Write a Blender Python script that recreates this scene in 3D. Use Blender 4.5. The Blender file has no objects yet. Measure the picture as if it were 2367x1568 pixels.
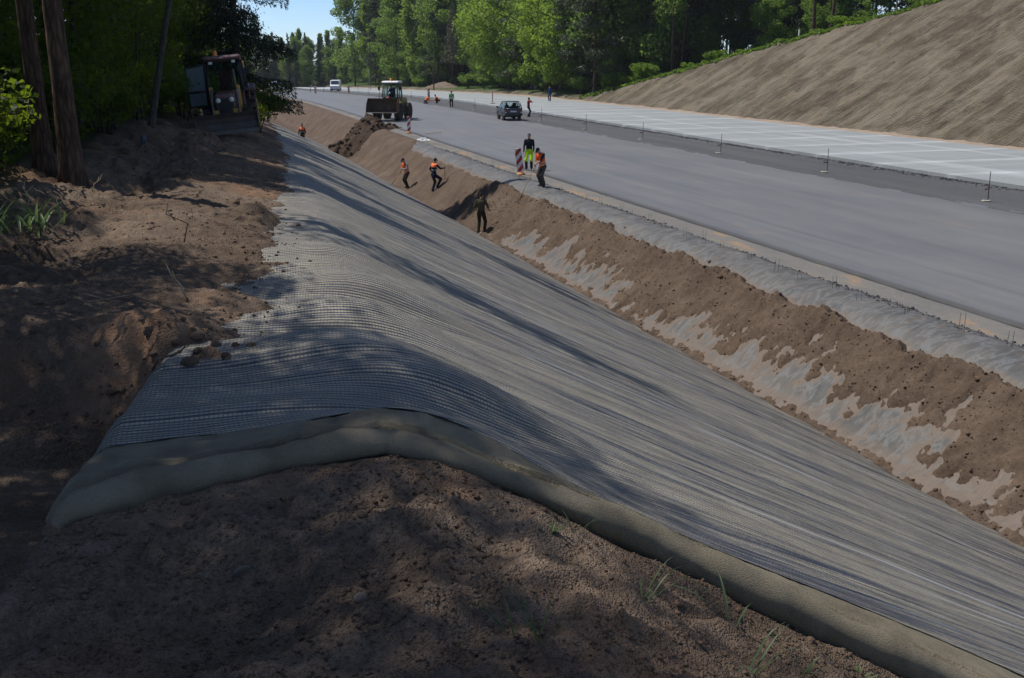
import bpy, bmesh, math, random
import numpy as np
from mathutils import Vector, Matrix, Euler

# ---------------------------------------------------------------- camera, sky, sun, exposure
scene = bpy.context.scene
col = scene.collection
R = math.radians
CAM_H = 5.6
cam_data = bpy.data.cameras.new('camera')
cam = bpy.data.objects.new('camera', cam_data)
col.objects.link(cam)
cam.location = (0, 0, CAM_H)
cam.rotation_euler = (R(90 - 15.0), 0, R(-17.4))
cam_data.sensor_width = 36
cam_data.lens = 36 * 2450 / 2367
cam_data.clip_start = .1
cam_data.clip_end = 6000
scene.camera = cam

SUN_EL, SUN_AZ = 58.0, -48.0            # azimuth from +Y (along the road) towards +X
world = bpy.data.worlds.new('World')
scene.world = world
world.use_nodes = True
wn = world.node_tree
wn.nodes.clear()
sky = wn.nodes.new('ShaderNodeTexSky')
sky.sky_type = 'NISHITA'
sky.sun_disc = False
sky.sun_elevation = R(SUN_EL)
sky.sun_rotation = R(SUN_AZ)
sky.altitude = 1500
sky.air_density = .7
sky.dust_density = 0
sky.ozone_density = 6
bg = wn.nodes.new('ShaderNodeBackground')
bg.inputs['Strength'].default_value = .115
wout = wn.nodes.new('ShaderNodeOutputWorld')
# a few thin streaks of high cloud in the sky
wtc = wn.nodes.new('ShaderNodeTexCoord'); wmap = wn.nodes.new('ShaderNodeMapping')
wmap.inputs['Scale'].default_value = (3.0, 3.0, 26.0); wmap.inputs['Rotation'].default_value = (.05, .12, 0)
wno = wn.nodes.new('ShaderNodeTexNoise'); wno.inputs['Scale'].default_value = 1.7; wno.inputs['Detail'].default_value = 6
wcr = wn.nodes.new('ShaderNodeMapRange')
wcr.inputs['From Min'].default_value = .50; wcr.inputs['From Max'].default_value = .78; wcr.inputs['To Max'].default_value = .55
wmix = wn.nodes.new('ShaderNodeMixRGB'); wmix.inputs['Color2'].default_value = (8.2, 8.9, 9.6, 1)
wn.links.new(wtc.outputs['Generated'], wmap.inputs['Vector']); wn.links.new(wmap.outputs[0], wno.inputs['Vector'])
wn.links.new(wno.outputs['Fac'], wcr.inputs['Value']); wn.links.new(wcr.outputs[0], wmix.inputs['Fac'])
wn.links.new(sky.outputs[0], wmix.inputs['Color1']); wn.links.new(wmix.outputs[0], bg.inputs['Color'])
wn.links.new(bg.outputs[0], wout.inputs['Surface'])

sun_dir = Vector((math.sin(R(SUN_AZ)) * math.cos(R(SUN_EL)), math.cos(R(SUN_AZ)) * math.cos(R(SUN_EL)), math.sin(R(SUN_EL))))
sun_data = bpy.data.lights.new('sun', 'SUN')
sun_data.energy = 4.3
sun_data.angle = R(.53)
sun_data.color = (1.0, .955, .88)
sun = bpy.data.objects.new('sun', sun_data)
col.objects.link(sun)
sun.rotation_euler = sun_dir.to_track_quat('Z', 'Y').to_euler()
sun.location = (0, 0, 60)

vs = scene.view_settings
vs.view_transform = 'Standard'
vs.look = 'None'
vs.exposure = .2
vs.gamma = 1
vs.use_curve_mapping = False
scene.cycles.max_bounces = 5
scene.cycles.diffuse_bounces = 3
scene.cycles.glossy_bounces = 2
scene.cycles.transparent_max_bounces = 8
scene.cycles.volume_bounces = 0
scene.cycles.volume_step_rate = 4
scene.cycles.use_denoising = True

# ---------------------------------------------------------------- noise and the lie of the land (metres; Y runs along the road)
_rng = np.random.default_rng(7)
_T = _rng.random((256, 256))
def vnoise(x, y, seed=0):
    x = np.asarray(x, float) + seed * 17.31; y = np.asarray(y, float) + seed * 9.77
    xi = np.floor(x).astype(int); yi = np.floor(y).astype(int)
    fx = x - xi; fy = y - yi
    fx = fx * fx * fx * (fx * (fx * 6 - 15) + 10); fy = fy * fy * fy * (fy * (fy * 6 - 15) + 10)
    a = _T[xi & 255, yi & 255]; b = _T[(xi + 1) & 255, yi & 255]
    c = _T[xi & 255, (yi + 1) & 255]; d = _T[(xi + 1) & 255, (yi + 1) & 255]
    return (a * (1 - fx) + b * fx) * (1 - fy) + (c * (1 - fx) + d * fx) * fy
def fbm(x, y, octaves=4, seed=0, gain=.5, lac=2.03):
    s = 0.; a = 1.; n = 0.
    for i in range(octaves):
        s = s + a * vnoise(x, y, seed + i * 3); n += a
        a *= gain; x = np.asarray(x) * lac; y = np.asarray(y) * lac
    return s / n * 2 - 1
def sstep(a, b, x):
    t = np.clip((np.asarray(x, float) - a) / (b - a), 0, 1); return t * t * (3 - 2 * t)
def smin(a, b, k):
    h = np.clip(.5 + .5 * (b - a) / k, 0, 1); return b * (1 - h) + a * h - k * h * (1 - h)
def road_z(Y):                       # level, then a steady fall of two per cent
    Y = np.asarray(Y, float); t = (Y - 141) / 12.
    return -.0205 * 12. * np.log1p(np.exp(np.clip(t, -30, 30))) * (t < 30) - .0205 * (Y - 141) * (t >= 30)
DITCH_X, DITCH_Z = 12.3, -2.0
def ridge_z(Y):
    Y = np.asarray(Y, float)
    z = 3.39 - .0433 * (np.clip(Y, 6.0, 200) - 8.1)
    return -smin(-z, -(road_z(Y) + .02), .5)
def ridge_x(Y): return 8.3 - 2 * ridge_z(Y) + 2 * np.minimum(0, 0 * Y)
def smooth_left(X, Y):               # graded cutting: bench, rounded crest, 1:2 slope down to the ditch
    zr = ridge_z(Y); t = np.asarray(X, float) - ridge_x(Y)
    k = .05 + .12 * sstep(9, 22, Y) + .1 * sstep(20, 38, Y)
    bench = -k * np.maximum(t, -7) - .03 * np.minimum(t + 7, 0)
    z = zr + smin(-.5 * t, bench, .55) + .16 * np.exp(-((t + .15) / .75) ** 2) * sstep(45, 18, Y)
    return np.maximum(z, DITCH_Z + road_z(Y) * 1.0 - .02)
def trench(X, Y):                    # open anchor trench beside the uncovered end of the mat
    xb = -.46 + .17 * (Y - 5.6)
    w = sstep(xb, xb - .42, X) * sstep(-3.6, -2.5, X) * sstep(8.6, 7.6, Y + .25 * X) * sstep(.6, 2.2, Y)
    return -.62 * w
def cut_top(Y):                      # height of the cutting's upper edge on the far side
    Y = np.asarray(Y, float); return np.clip(.75 + .225 * (127 - Y), .75, 30)
def right_land(X, Y):
    X = np.asarray(X, float); rz = road_z(Y)
    slope = .12 + (X - 48.3) / 1.8
    top = cut_top(Y); xt = 48.3 + 1.8 * (top - .12)
    plain = top + .05 * np.maximum(X - xt, 0)
    return np.where(X < 48.3, .12, smin(slope, plain, .5)) + rz
# ---------------------------------------------------------------- mesh helpers
def tag(o, label=None, cat=None, group=None, kind=None):
    if label: o['label'] = label
    if cat: o['category'] = cat
    if group: o['group'] = group
    if kind: o['kind'] = kind
    return o
def empty(name, loc=(0, 0, 0), rz=0, label=None, cat=None, group=None):
    o = bpy.data.objects.new(name, None); col.objects.link(o)
    o.location = loc; o.rotation_euler = (0, 0, rz); o.empty_display_size = .2
    return tag(o, label, cat, group)
def link(name, me, mats=None, parent=None):
    if mats is not None:
        for m in (mats if isinstance(mats, (list, tuple)) else [mats]): me.materials.append(m)
    o = bpy.data.objects.new(name, me); col.objects.link(o); o.parent = parent
    return o
def copy_tree(o, parent=None):
    c = o.copy(); col.objects.link(c); c.parent = parent
    for ch in list(o.children): copy_tree(ch, c)
    return c
def np_mesh(name, V, F, smooth=False):
    """V (n,3); F (m,k) with k = 3 or 4"""
    V = np.ascontiguousarray(V, np.float32); F = np.ascontiguousarray(F, np.int32)
    me = bpy.data.meshes.new(name)
    me.vertices.add(len(V)); me.vertices.foreach_set('co', V.ravel())
    k = F.shape[1]
    me.loops.add(F.size); me.loops.foreach_set('vertex_index', F.ravel())
    me.polygons.add(len(F))
    me.polygons.foreach_set('loop_start', np.arange(0, F.size, k, dtype=np.int32))
    me.polygons.foreach_set('loop_total', np.full(len(F), k, np.int32))
    if smooth: me.polygons.foreach_set('use_smooth', np.ones(len(F), bool))
    me.update(calc_edges=True)
    return me
def grid_mesh(name, X, Y, Z, uv=None, smooth=True, attrs=None):
    n, m = X.shape
    V = np.stack([X, Y, Z], -1).reshape(-1, 3)
    i = np.arange(n * m).reshape(n, m)
    F = np.stack([i[:-1, :-1], i[:-1, 1:], i[1:, 1:], i[1:, :-1]], -1).reshape(-1, 4)
    # counter-clockwise seen from above when columns run along +X and rows along +Y
    me = np_mesh(name, V, F, smooth)
    if uv is not None:
        U = np.stack(uv, -1).reshape(-1, 2)
        lay = me.uv_layers.new(name='UVMap')
        lay.data.foreach_set('uv', np.ascontiguousarray(U[F.ravel()], np.float32).ravel())
    for k, a in (attrs or {}).items():
        at = me.attributes.new(k, 'FLOAT', 'POINT'); at.data.foreach_set('value', np.ascontiguousarray(a, np.float32).ravel())
    return me
class MB:
    """collects simple solids and links them as one mesh object"""
    def __init__(s): s.v = []; s.f = []; s.sm = []; s.M = Matrix.Identity(4)
    def _add(s, V, F, smooth=False):
        b = len(s.v); s.v += [tuple(s.M @ Vector(p)) for p in V]
        s.f += [tuple(b + i for i in f) for f in F]; s.sm += [smooth] * len(F); return s
    def box(s, c, d, rot=None):
        x, y, z = d[0] / 2, d[1] / 2, d[2] / 2
        V = [Vector((a * x, b * y, e * z)) for a in (-1, 1) for b in (-1, 1) for e in (-1, 1)]
        if rot: V = [Euler(rot).to_matrix() @ p for p in V]
        V = [p + Vector(c) for p in V]
        return s._add(V, [(0, 1, 3, 2), (4, 6, 7, 5), (0, 4, 5, 1), (2, 3, 7, 6), (0, 2, 6, 4), (1, 5, 7, 3)])
    def prism(s, poly, a0, a1, axis='x', taper=None):
        """poly: (p,q) pairs; axis x -> (y,z), y -> (x,z), z -> (x,y); taper(p,q,side)->(p,q)"""
        def pt(p, q, a): return {'x': (a, p, q), 'y': (p, a, q), 'z': (p, q, a)}[axis]
        n = len(poly)
        V = [pt(*(taper(p, q, 0) if taper else (p, q)), a0) for p, q in poly] + [pt(*(taper(p, q, 1) if taper else (p, q)), a1) for p, q in poly]
        F = [tuple(range(n))[::-1], tuple(range(n, 2 * n))] + [(i, (i + 1) % n, n + (i + 1) % n, n + i) for i in range(n)]
        return s._add(V, F)
    def tube(s, path, radii, n=8, cap=True, smooth=True):
        P = [Vector(p) for p in path]
        if not isinstance(radii, (list, tuple)): radii = [radii] * len(P)
        V = []; prev = None
        for i, p in enumerate(P):
            t = (P[min(i + 1, len(P) - 1)] - P[max(i - 1, 0)]).normalized()
            a = t.orthogonal().normalized() if prev is None else (prev - t * prev.dot(t)).normalized()
            prev = a; b = t.cross(a)
            V += [p + (a * math.cos(2 * math.pi * k / n) + b * math.sin(2 * math.pi * k / n)) * radii[i] for k in range(n)]
        F = [(i * n + k, i * n + (k + 1) % n, (i + 1) * n + (k + 1) % n, (i + 1) * n + k) for i in range(len(P) - 1) for k in range(n)]
        s._add(V, F, smooth)
        if cap:
            b = len(s.v) - len(V); m = len(P) - 1
            s.f += [tuple(b + k for k in range(n))[::-1], tuple(b + m * n + k for k in range(n))]; s.sm += [False, False]
        return s
    def lathe(s, prof, c=(0, 0, 0), n=24, axis='z', smooth=True):
        """prof: (r, h) pairs from bottom to top"""
        V = []
        for r, h in prof:
            for k in range(n):
                a = 2 * math.pi * k / n; x, y = r * math.cos(a), r * math.sin(a)
                p = {'z': (x, y, h), 'x': (h, x, y), 'y': (y, h, x)}[axis]
                V.append((p[0] + c[0], p[1] + c[1], p[2] + c[2]))
        F = [(i * n + k, i * n + (k + 1) % n, (i + 1) * n + (k + 1) % n, (i + 1) * n + k) for i in range(len(prof) - 1) for k in range(n)]
        s._add(V, F, smooth)
        b = len(s.v) - len(V); m = len(prof) - 1
        if prof[0][0] > 1e-4: s.f.append(tuple(b + k for k in range(n))[::-1]); s.sm.append(False)
        if prof[m][0] > 1e-4: s.f.append(tuple(b + m * n + k for k in range(n))); s.sm.append(False)
        return s
    def build(s, name, mats, parent=None, bevel=0, seg=2):
        me = bpy.data.meshes.new(name); me.from_pydata(s.v, [], s.f)
        me.polygons.foreach_set('use_smooth', s.sm)
        bm = bmesh.new(); bm.from_mesh(me)
        bmesh.ops.remove_doubles(bm, verts=bm.verts, dist=1e-5)
        bmesh.ops.recalc_face_normals(bm, faces=bm.faces)
        if bevel:
            E = [e for e in bm.edges if len(e.link_faces) == 2 and e.calc_face_angle(0) > .5]
            r = bmesh.ops.bevel(bm, geom=E, offset=bevel, segments=seg, affect='EDGES', profile=.5, clamp_overlap=True)
            for f in r['faces']: f.smooth = True
        bm.to_mesh(me); bm.free()
        return link(name, me, mats, parent)

# ---------------------------------------------------------------- material helpers
class NT:
    def __init__(s, name):
        s.m = bpy.data.materials.new(name); s.m.use_nodes = True; s.t = s.m.node_tree; s.t.nodes.clear()
        s.out = s.n('OutputMaterial')
    def n(s, t, **kw):
        nd = s.t.nodes.new('ShaderNode' + t)
        for k, v in kw.items(): setattr(nd, k, v)
        return nd
    def l(s, a, b): s.t.links.new(a, b)
    def pos(s): return s.n('NewGeometry').outputs['Position']
    def objc(s): return s.n('TexCoord').outputs['Object']
    def mapped(s, vec, scale=(1, 1, 1), rot=(0, 0, 0)):
        m = s.n('Mapping'); m.inputs['Scale'].default_value = scale; m.inputs['Rotation'].default_value = rot; s.l(vec, m.inputs['Vector']); return m.outputs[0]
    def noise(s, vec, scale, detail=4, rough=.55, dist=0):
        k = s.n('TexNoise'); k.inputs['Scale'].default_value = scale; k.inputs['Detail'].default_value = detail
        k.inputs['Roughness'].default_value = rough; k.inputs['Distortion'].default_value = dist; s.l(vec, k.inputs['Vector']); return k.outputs['Fac']
    def ramp(s, fac, stops, interp='LINEAR'):
        r = s.n('ValToRGB'); e = r.color_ramp.elements; r.color_ramp.interpolation = interp
        while len(e) < len(stops): e.new(.5)
        for i, (p, c) in enumerate(stops): e[i].position = p; e[i].color = (*c, 1) if len(c) == 3 else c
        s.l(fac, r.inputs[0]); return r.outputs[0]
    def math(s, op, a, b=None, c=None, clamp=False):
        k = s.n('Math', operation=op); k.use_clamp = clamp
        for i, x in enumerate((a, b, c)):
            if x is None: continue
            if isinstance(x, (int, float)): k.inputs[i].default_value = x
            else: s.l(x, k.inputs[i])
        return k.outputs[0]
    def mix(s, fac, a, b, mode='MIX'):
        k = s.n('MixRGB', blend_type=mode)
        for i, x in zip(('Fac', 'Color1', 'Color2'), (fac, a, b)):
            if isinstance(x, (int, float)): k.inputs[i].default_value = x
            elif isinstance(x, tuple): k.inputs[i].default_value = (*x, 1)
            else: s.l(x, k.inputs[i])
        return k.outputs[0]
    def bump(s, h, strength=.5, dist=.02, normal=None):
        b = s.n('Bump'); b.inputs['Strength'].default_value = strength; b.inputs['Distance'].default_value = dist
        s.l(h, b.inputs['Height'])
        if normal is not None: s.l(normal, b.inputs['Normal'])
        return b.outputs[0]
    def attr(s, name): a = s.n('Attribute'); a.attribute_name = name; return a.outputs['Fac']
    def bsdf(s, color, rough=.8, metal=0, normal=None, spec=.3, **kw):
        b = s.n('BsdfPrincipled')
        for k, x in (('Base Color', color), ('Roughness', rough), ('Metallic', metal), ('Specular IOR Level', spec)):
            if isinstance(x, tuple): b.inputs[k].default_value = (*x, 1)
            elif isinstance(x, (int, float)): b.inputs[k].default_value = x
            else: s.l(x, b.inputs[k])
        for k, x in kw.items(): b.inputs[k.replace('_', ' ')].default_value = x
        if normal is not None: s.l(normal, b.inputs['Normal'])
        return b.outputs[0]
    def end(s, sh): s.l(sh, s.out.inputs['Surface']); return s.m
MATS = {}
def plain(name, c, rough=.6, metal=0, var=.18, scale=6, bump=.0, spec=.35, dirt=0, dirt_col=(.16, .12, .085)):
    """paint, cloth, metal ...: base colour with a little wear"""
    if name in MATS: return MATS[name]
    t = NT(name); v = t.objc()
    nf = t.noise(v, scale, 5)
    colr = t.ramp(nf, [(.25, tuple(x * (1 - var) for x in c)), (.75, tuple(min(1, x * (1 + var)) for x in c))])
    if dirt:
        z = t.noise(v, scale * .6, 6, .7)
        colr = t.mix(t.math('MULTIPLY', t.ramp(z, [(.42, (0, 0, 0)), (.68, (1, 1, 1))]), dirt), colr, dirt_col)
    nrm = t.bump(t.noise(v, scale * 9, 3), bump, .01) if bump else None
    MATS[name] = t.end(t.bsdf(colr, rough, metal, nrm, spec))
    return MATS[name]
def soil_mat(name, dark, mid, light, scale=1.0, bump=.6, tint=None, tint_amt=0):
    t = NT(name); v = t.pos()
    a = t.noise(v, .55 * scale, 6, .6, .3); b = t.noise(v, 7 * scale, 6, .65); c = t.noise(v, 55 * scale, 4, .6)
    base = t.ramp(a, [(.3, dark), (.5, mid), (.72, light)])
    base = t.mix(.45, base, t.ramp(b, [(.3, dark), (.55, mid), (.75, light)]))
    base = t.mix(t.math('MULTIPLY', t.ramp(c, [(.35, (1, 1, 1)), (.55, (0, 0, 0))]), .35), base, tuple(x * .55 for x in dark))
    if tint: base = t.mix(t.math('MULTIPLY', t.ramp(t.noise(v, .33 * scale, 3), [(.52, (0, 0, 0)), (.68, (1, 1, 1))]), tint_amt), base, tint)
    h = t.math('ADD', t.math('MULTIPLY', b, 1.0), t.math('MULTIPLY', c, .35))
    return t.end(t.bsdf(base, .95, 0, t.bump(h, bump, .05), .15)), t
# ---------------------------------------------------------------- materials of the ground
M_soil, _ = soil_mat('bench soil', (.075, .048, .032), (.15, .10, .07), (.25, .175, .12), 1.0, .7, (.36, .19, .10), .55)
M_clod, _ = soil_mat('clod soil', (.07, .045, .03), (.14, .095, .066), (.22, .155, .11), 1.4, .6)
M_loose, _ = soil_mat('loose ditch soil', (.062, .042, .030), (.118, .083, .060), (.19, .140, .105), 1.6, .8)
M_heap, _ = soil_mat('dark heap soil', (.03, .021, .015), (.07, .046, .032), (.13, .09, .062), 1.2, .9)
M_sand, _ = soil_mat('orange sand', (.22, .168, .125), (.30, .235, .178), (.38, .305, .24), 1.2, .4)
def floor_mat():
    t = NT('forest floor'); v = t.pos()
    a = t.noise(v, .8, 6, .65); b = t.noise(v, 11, 5, .7)
    c = t.ramp(a, [(.3, (.03, .035, .014)), (.5, (.05, .06, .02)), (.7, (.075, .055, .032))])
    c = t.mix(.4, c, t.ramp(b, [(.35, (.02, .018, .01)), (.7, (.09, .10, .035))]))
    return t.end(t.bsdf(c, .95, 0, t.bump(b, .8, .06), .15))
M_floor = floor_mat()
def bench_mat():
    """bench soil that passes into leaf litter under the trees"""
    t = NT('bench ground'); v = t.pos()
    a = t.noise(v, .5, 6, .6, .3); b = t.noise(v, 6, 6, .65); c = t.noise(v, 45, 4, .6)
    dk, md, lt = (.075, .052, .037), (.17, .122, .088), (.30, .225, .165)
    base = t.mix(.45, t.ramp(a, [(.3, dk), (.5, md), (.72, lt)]), t.ramp(b, [(.3, dk), (.55, md), (.75, lt)]))
    base = t.mix(t.math('MULTIPLY', t.ramp(c, [(.35, (1, 1, 1)), (.55, (0, 0, 0))]), .4), base, (.04, .027, .018))
    orange = t.math('MULTIPLY', t.ramp(t.noise(v, .45, 3), [(.56, (0, 0, 0)), (.68, (1, 1, 1))]), .4)
    base = t.mix(orange, base, (.33, .18, .10))
    base = t.mix(t.math('MULTIPLY', t.attr('sand'), .85), base, t.ramp(b, [(.3, (.30, .17, .095)), (.7, (.46, .27, .16))]))
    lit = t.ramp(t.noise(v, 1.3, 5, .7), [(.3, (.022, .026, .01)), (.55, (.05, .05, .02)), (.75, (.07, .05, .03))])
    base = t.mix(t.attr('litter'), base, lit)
    vo = t.n('TexVoronoi'); vo.inputs['Scale'].default_value = 38; t.l(v, vo.inputs['Vector']); vo2 = t.n('TexVoronoi'); vo2.inputs['Scale'].default_value = 95; t.l(v, vo2.inputs['Vector'])
    crumb = t.math('ADD', t.math('MULTIPLY', t.math('SUBTRACT', 1.0, vo.outputs['Distance']), t.ramp(t.noise(v, 2.2, 3), [(.4, (0, 0, 0)), (.65, (1, 1, 1))])), t.math('MULTIPLY', vo2.outputs['Distance'], -.5))
    h = t.math('ADD', t.math('ADD', b, t.math('MULTIPLY', c, .4)), t.math('MULTIPLY', crumb, .55))
    return t.end(t.bsdf(base, .95, 0, t.bump(h, .95, .05), .12))
def asphalt_mat():
    t = NT('asphalt'); v = t.pos()
    lane = t.noise(t.mapped(v, (.9, .035, 1)), 1.0, 4, .6); fine = t.noise(v, 60, 3, .7); blot = t.noise(t.mapped(v, (.35, .12, 1)), 1.0, 6, .65)
    c = t.ramp(lane, [(.3, (.112, .113, .119)), (.55, (.135, .136, .141)), (.75, (.160, .159, .161))])
    c = t.mix(.35, c, t.ramp(blot, [(.35, (.108, .11, .118)), (.7, (.178, .173, .168))]))
    seam = t.ramp(t.noise(t.mapped(v, (3.2, .012, 1)), 1.0, 4, .7), [(.52, (0, 0, 0)), (.72, (1, 1, 1))])
    c = t.mix(t.math('MULTIPLY', seam, .45), c, (.078, .081, .089))
    tyre = t.ramp(t.noise(t.mapped(v, (1.6, .05, 1), (0, 0, .07)), 1.0, 6, .75), [(.56, (0, 0, 0)), (.68, (1, 1, 1))])
    c = t.mix(t.math('MULTIPLY', tyre, .34), c, (.22, .205, .185))
    dust = t.ramp(t.noise(t.mapped(v, (.5, .16, 1)), 1.3, 6, .7), [(.58, (0, 0, 0)), (.72, (1, 1, 1))])
    c = t.mix(t.math('MULTIPLY', dust, .28), c, (.26, .20, .15))
    edge = t.attr('edge')
    c = t.mix(edge, c, (.022, .022, .024))
    c = t.mix(t.math('MULTIPLY', t.ramp(fine, [(.4, (0, 0, 0)), (.7, (1, 1, 1))]), .22), c, (.15, .15, .155))
    return t.end(t.bsdf(c, t.ramp(blot, [(.3, (.5,) * 3), (.7, (.68,) * 3)]), 0, t.bump(fine, .35, .01), .42))
def gravel_mat():
    t = NT('dark crushed stone'); v = t.pos()
    vo = t.n('TexVoronoi'); vo.inputs['Scale'].default_value = 26; t.l(v, vo.inputs['Vector'])
    b = t.noise(t.mapped(v, (.8, .05, 1)), 1, 4)
    c = t.mix(.55, t.ramp(vo.outputs['Color'], [(.1, (.04, .041, .045)), (.9, (.15, .15, .158))]), t.ramp(b, [(.35, (.062, .063, .068)), (.7, (.115, .114, .116))]))
    return t.end(t.bsdf(c, .85, 0, t.bump(vo.outputs['Distance'], .9, .04), .3))
def slab_mat():
    t = NT('fresh concrete'); v = t.objc(); w = t.pos()
    xyz = t.n('SeparateXYZ'); t.l(v, xyz.inputs[0])
    ay = t.math('ABSOLUTE', xyz.outputs['Y'])
    wob = t.noise(t.mapped(w, (.5, 2.5, 1)), 1.0, 4, .7)
    band = t.math('MULTIPLY', t.math('SUBTRACT', t.math('ADD', ay, t.math('MULTIPLY', wob, .9)), 2.62), 1.5, clamp=True)
    big = t.noise(t.mapped(w, (.08, .5, 1)), 1.2, 5, .65); fine = t.noise(t.mapped(w, (2, 30, 10)), 1.0, 4)
    c = t.ramp(big, [(.3, (.185, .20, .206)), (.55, (.24, .257, .262)), (.75, (.31, .325, .33))])
    c = t.mix(.2, c, t.ramp(fine, [(.3, (.24, .25, .255)), (.7, (.46, .47, .47))]))
    along = t.ramp(t.noise(t.mapped(w, (1.2, .04, 1)), 1.0, 3), [(.55, (0, 0, 0)), (.72, (1, 1, 1))])
    c = t.mix(t.math('MULTIPLY', along, .35), c, (.55, .565, .57))
    c = t.mix(t.math('MULTIPLY', t.math('MULTIPLY', band, t.ramp(t.noise(t.mapped(w, (.35, .35, 1)), 1.0, 4, .7), [(.3, (.12,) * 3), (.65, (1, 1, 1))])), .7), c, (.60, .63, .645))
    return t.end(t.bsdf(c, .62, 0, t.bump(fine, .15, .01), .4))
def cut_mat():
    """smoothed cutting: strips combed by the bucket, pale dried skin, ribbed track prints"""
    t = NT('combed cutting'); v = t.pos()
    xyz = t.n('SeparateXYZ'); t.l(v, xyz.inputs[0])
    strip = t.noise(t.mapped(v, (.10, .55, .10)), 1.0, 3, .6); fine = t.noise(t.mapped(v, (.30, 5.5, .30)), 1.0, 5, .7)
    patch = t.noise(t.mapped(v, (.33, .42, .33)), 1.0, 5, .7, .4)
    br = t.n('TexBrick'); br.offset = .5; br.inputs['Scale'].default_value = 1; br.inputs['Mortar Size'].default_value = .012
    br.inputs['Brick Width'].default_value = 4.2; br.inputs['Row Height'].default_value = 1.5
    br.inputs['Color1'].default_value = (0, 0, 0, 1); br.inputs['Color2'].default_value = (1, 1, 1, 1); br.inputs['Mortar'].default_value = (.2, .2, .2, 1)
    cmb = t.n('CombineXYZ'); dis = t.noise(v, .7, 3)
    t.l(t.math('ADD', t.math('MULTIPLY', xyz.outputs['X'], 1.14), t.math('MULTIPLY', dis, 1.6)), cmb.inputs[0]); t.l(t.math('ADD', xyz.outputs['Y'], t.math('MULTIPLY', dis, .5)), cmb.inputs[1])
    t.l(cmb.outputs[0], br.inputs['Vector'])
    wv = t.n('TexWave', bands_direction='X'); wv.inputs['Scale'].default_value = 1.7; wv.inputs['Distortion'].default_value = 1.0; wv.inputs['Detail'].default_value = 2; t.l(v, wv.inputs['Vector'])
    f = t.math('ADD', t.math('ADD', t.math('MULTIPLY', t.math('SUBTRACT', strip, .5), .9), t.math('MULTIPLY', t.math('SUBTRACT', patch, .5), .9)), t.math('MULTIPLY', t.math('SUBTRACT', br.outputs['Color'], .5), .30))
    f = t.math('ADD', f, .5)
    dk, md, lt = (.056, .045, .031), (.122, .099, .070), (.225, .187, .138)
    c = t.ramp(f, [(.28, dk), (.47, md), (.66, lt)])
    c = t.mix(.5, c, t.ramp(fine, [(.3, dk), (.5, md), (.7, lt)]))
    rib = t.math('MULTIPLY', t.ramp(patch, [(.43, (0, 0, 0)), (.58, (1, 1, 1))]), t.math('MULTIPLY', wv.outputs['Color'], .5))
    c = t.mix(rib, c, (.26, .225, .175))
    crack = t.math('ABSOLUTE', t.math('SUBTRACT', t.noise(t.mapped(v, (.10, .85, .10)), 1.0, 5, .6), .5))
    c = t.mix(t.math('MULTIPLY', t.ramp(crack, [(.0, (1, 1, 1)), (.022, (0, 0, 0))]), t.ramp(t.noise(v, .22, 3), [(.42, (0, 0, 0)), (.55, (.75,) * 3)])), c, (.035, .03, .022))
    weeds = t.ramp(t.noise(v, 1.6, 6, .8), [(.66, (0, 0, 0)), (.71, (1, 1, 1))])
    c = t.mix(t.math('MULTIPLY', weeds, .5), c, (.10, .14, .04))
    g = t.attr('grass')
    gc = t.ramp(t.noise(v, 2.5, 6, .7), [(.3, (.03, .055, .012)), (.6, (.07, .12, .02)), (.8, (.12, .17, .035))])
    c = t.mix(g, c, gc)
    h = t.math('ADD', fine, t.math('MULTIPLY', wv.outputs['Color'], .3))
    return t.end(t.bsdf(c, .95, 0, t.bump(h, .9, .22), .12))
def plastic_mat(name, clear=.0):
    t = NT(name); v = t.pos()
    cre = t.noise(t.mapped(v, (.9, 1.9, .9), (0, 0, .5)), 1.5, 6, .62, .35); big = t.noise(v, .8, 5, .6)
    ridg = t.math('ABSOLUTE', t.math('SUBTRACT', cre, .5))
    white = t.ramp(ridg, [(.0, (1, 1, 1)), (.05, (.15,) * 3), (.11, (0, 0, 0))])
    c = t.ramp(big, [(.3, (.055, .055, .056)), (.5, (.078, .076, .072)), (.72, (.105, .098, .089))])
    c = t.mix(t.math('MULTIPLY', white, .30), c, (.26, .27, .28))
    dn = t.math('ADD', t.attr('dust'), t.math('MULTIPLY', t.math('SUBTRACT', t.noise(v, 6, 6, .75), .5), 1.5))
    c = t.mix(t.math('MULTIPLY', t.ramp(dn, [(.30, (0, 0, 0)), (.75, (1, 1, 1))]), .9), c, (.135, .098, .072))
    c = t.mix(t.math('MULTIPLY', t.ramp(t.noise(v, 3.1, 6, .75), [(.5, (0, 0, 0)), (.62, (1, 1, 1))]), .5), c, (.13, .10, .078))
    return t.end(t.bsdf(c, t.ramp(cre, [(.3, (.5,) * 3), (.7, (.72,) * 3)]), 0, t.bump(cre, .8, .06), .3))
M_bench = bench_mat(); M_asph = asphalt_mat(); M_grav = gravel_mat(); M_slab = slab_mat(); M_cut = cut_mat(); M_plastic = plastic_mat('dusty grey plastic')

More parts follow.
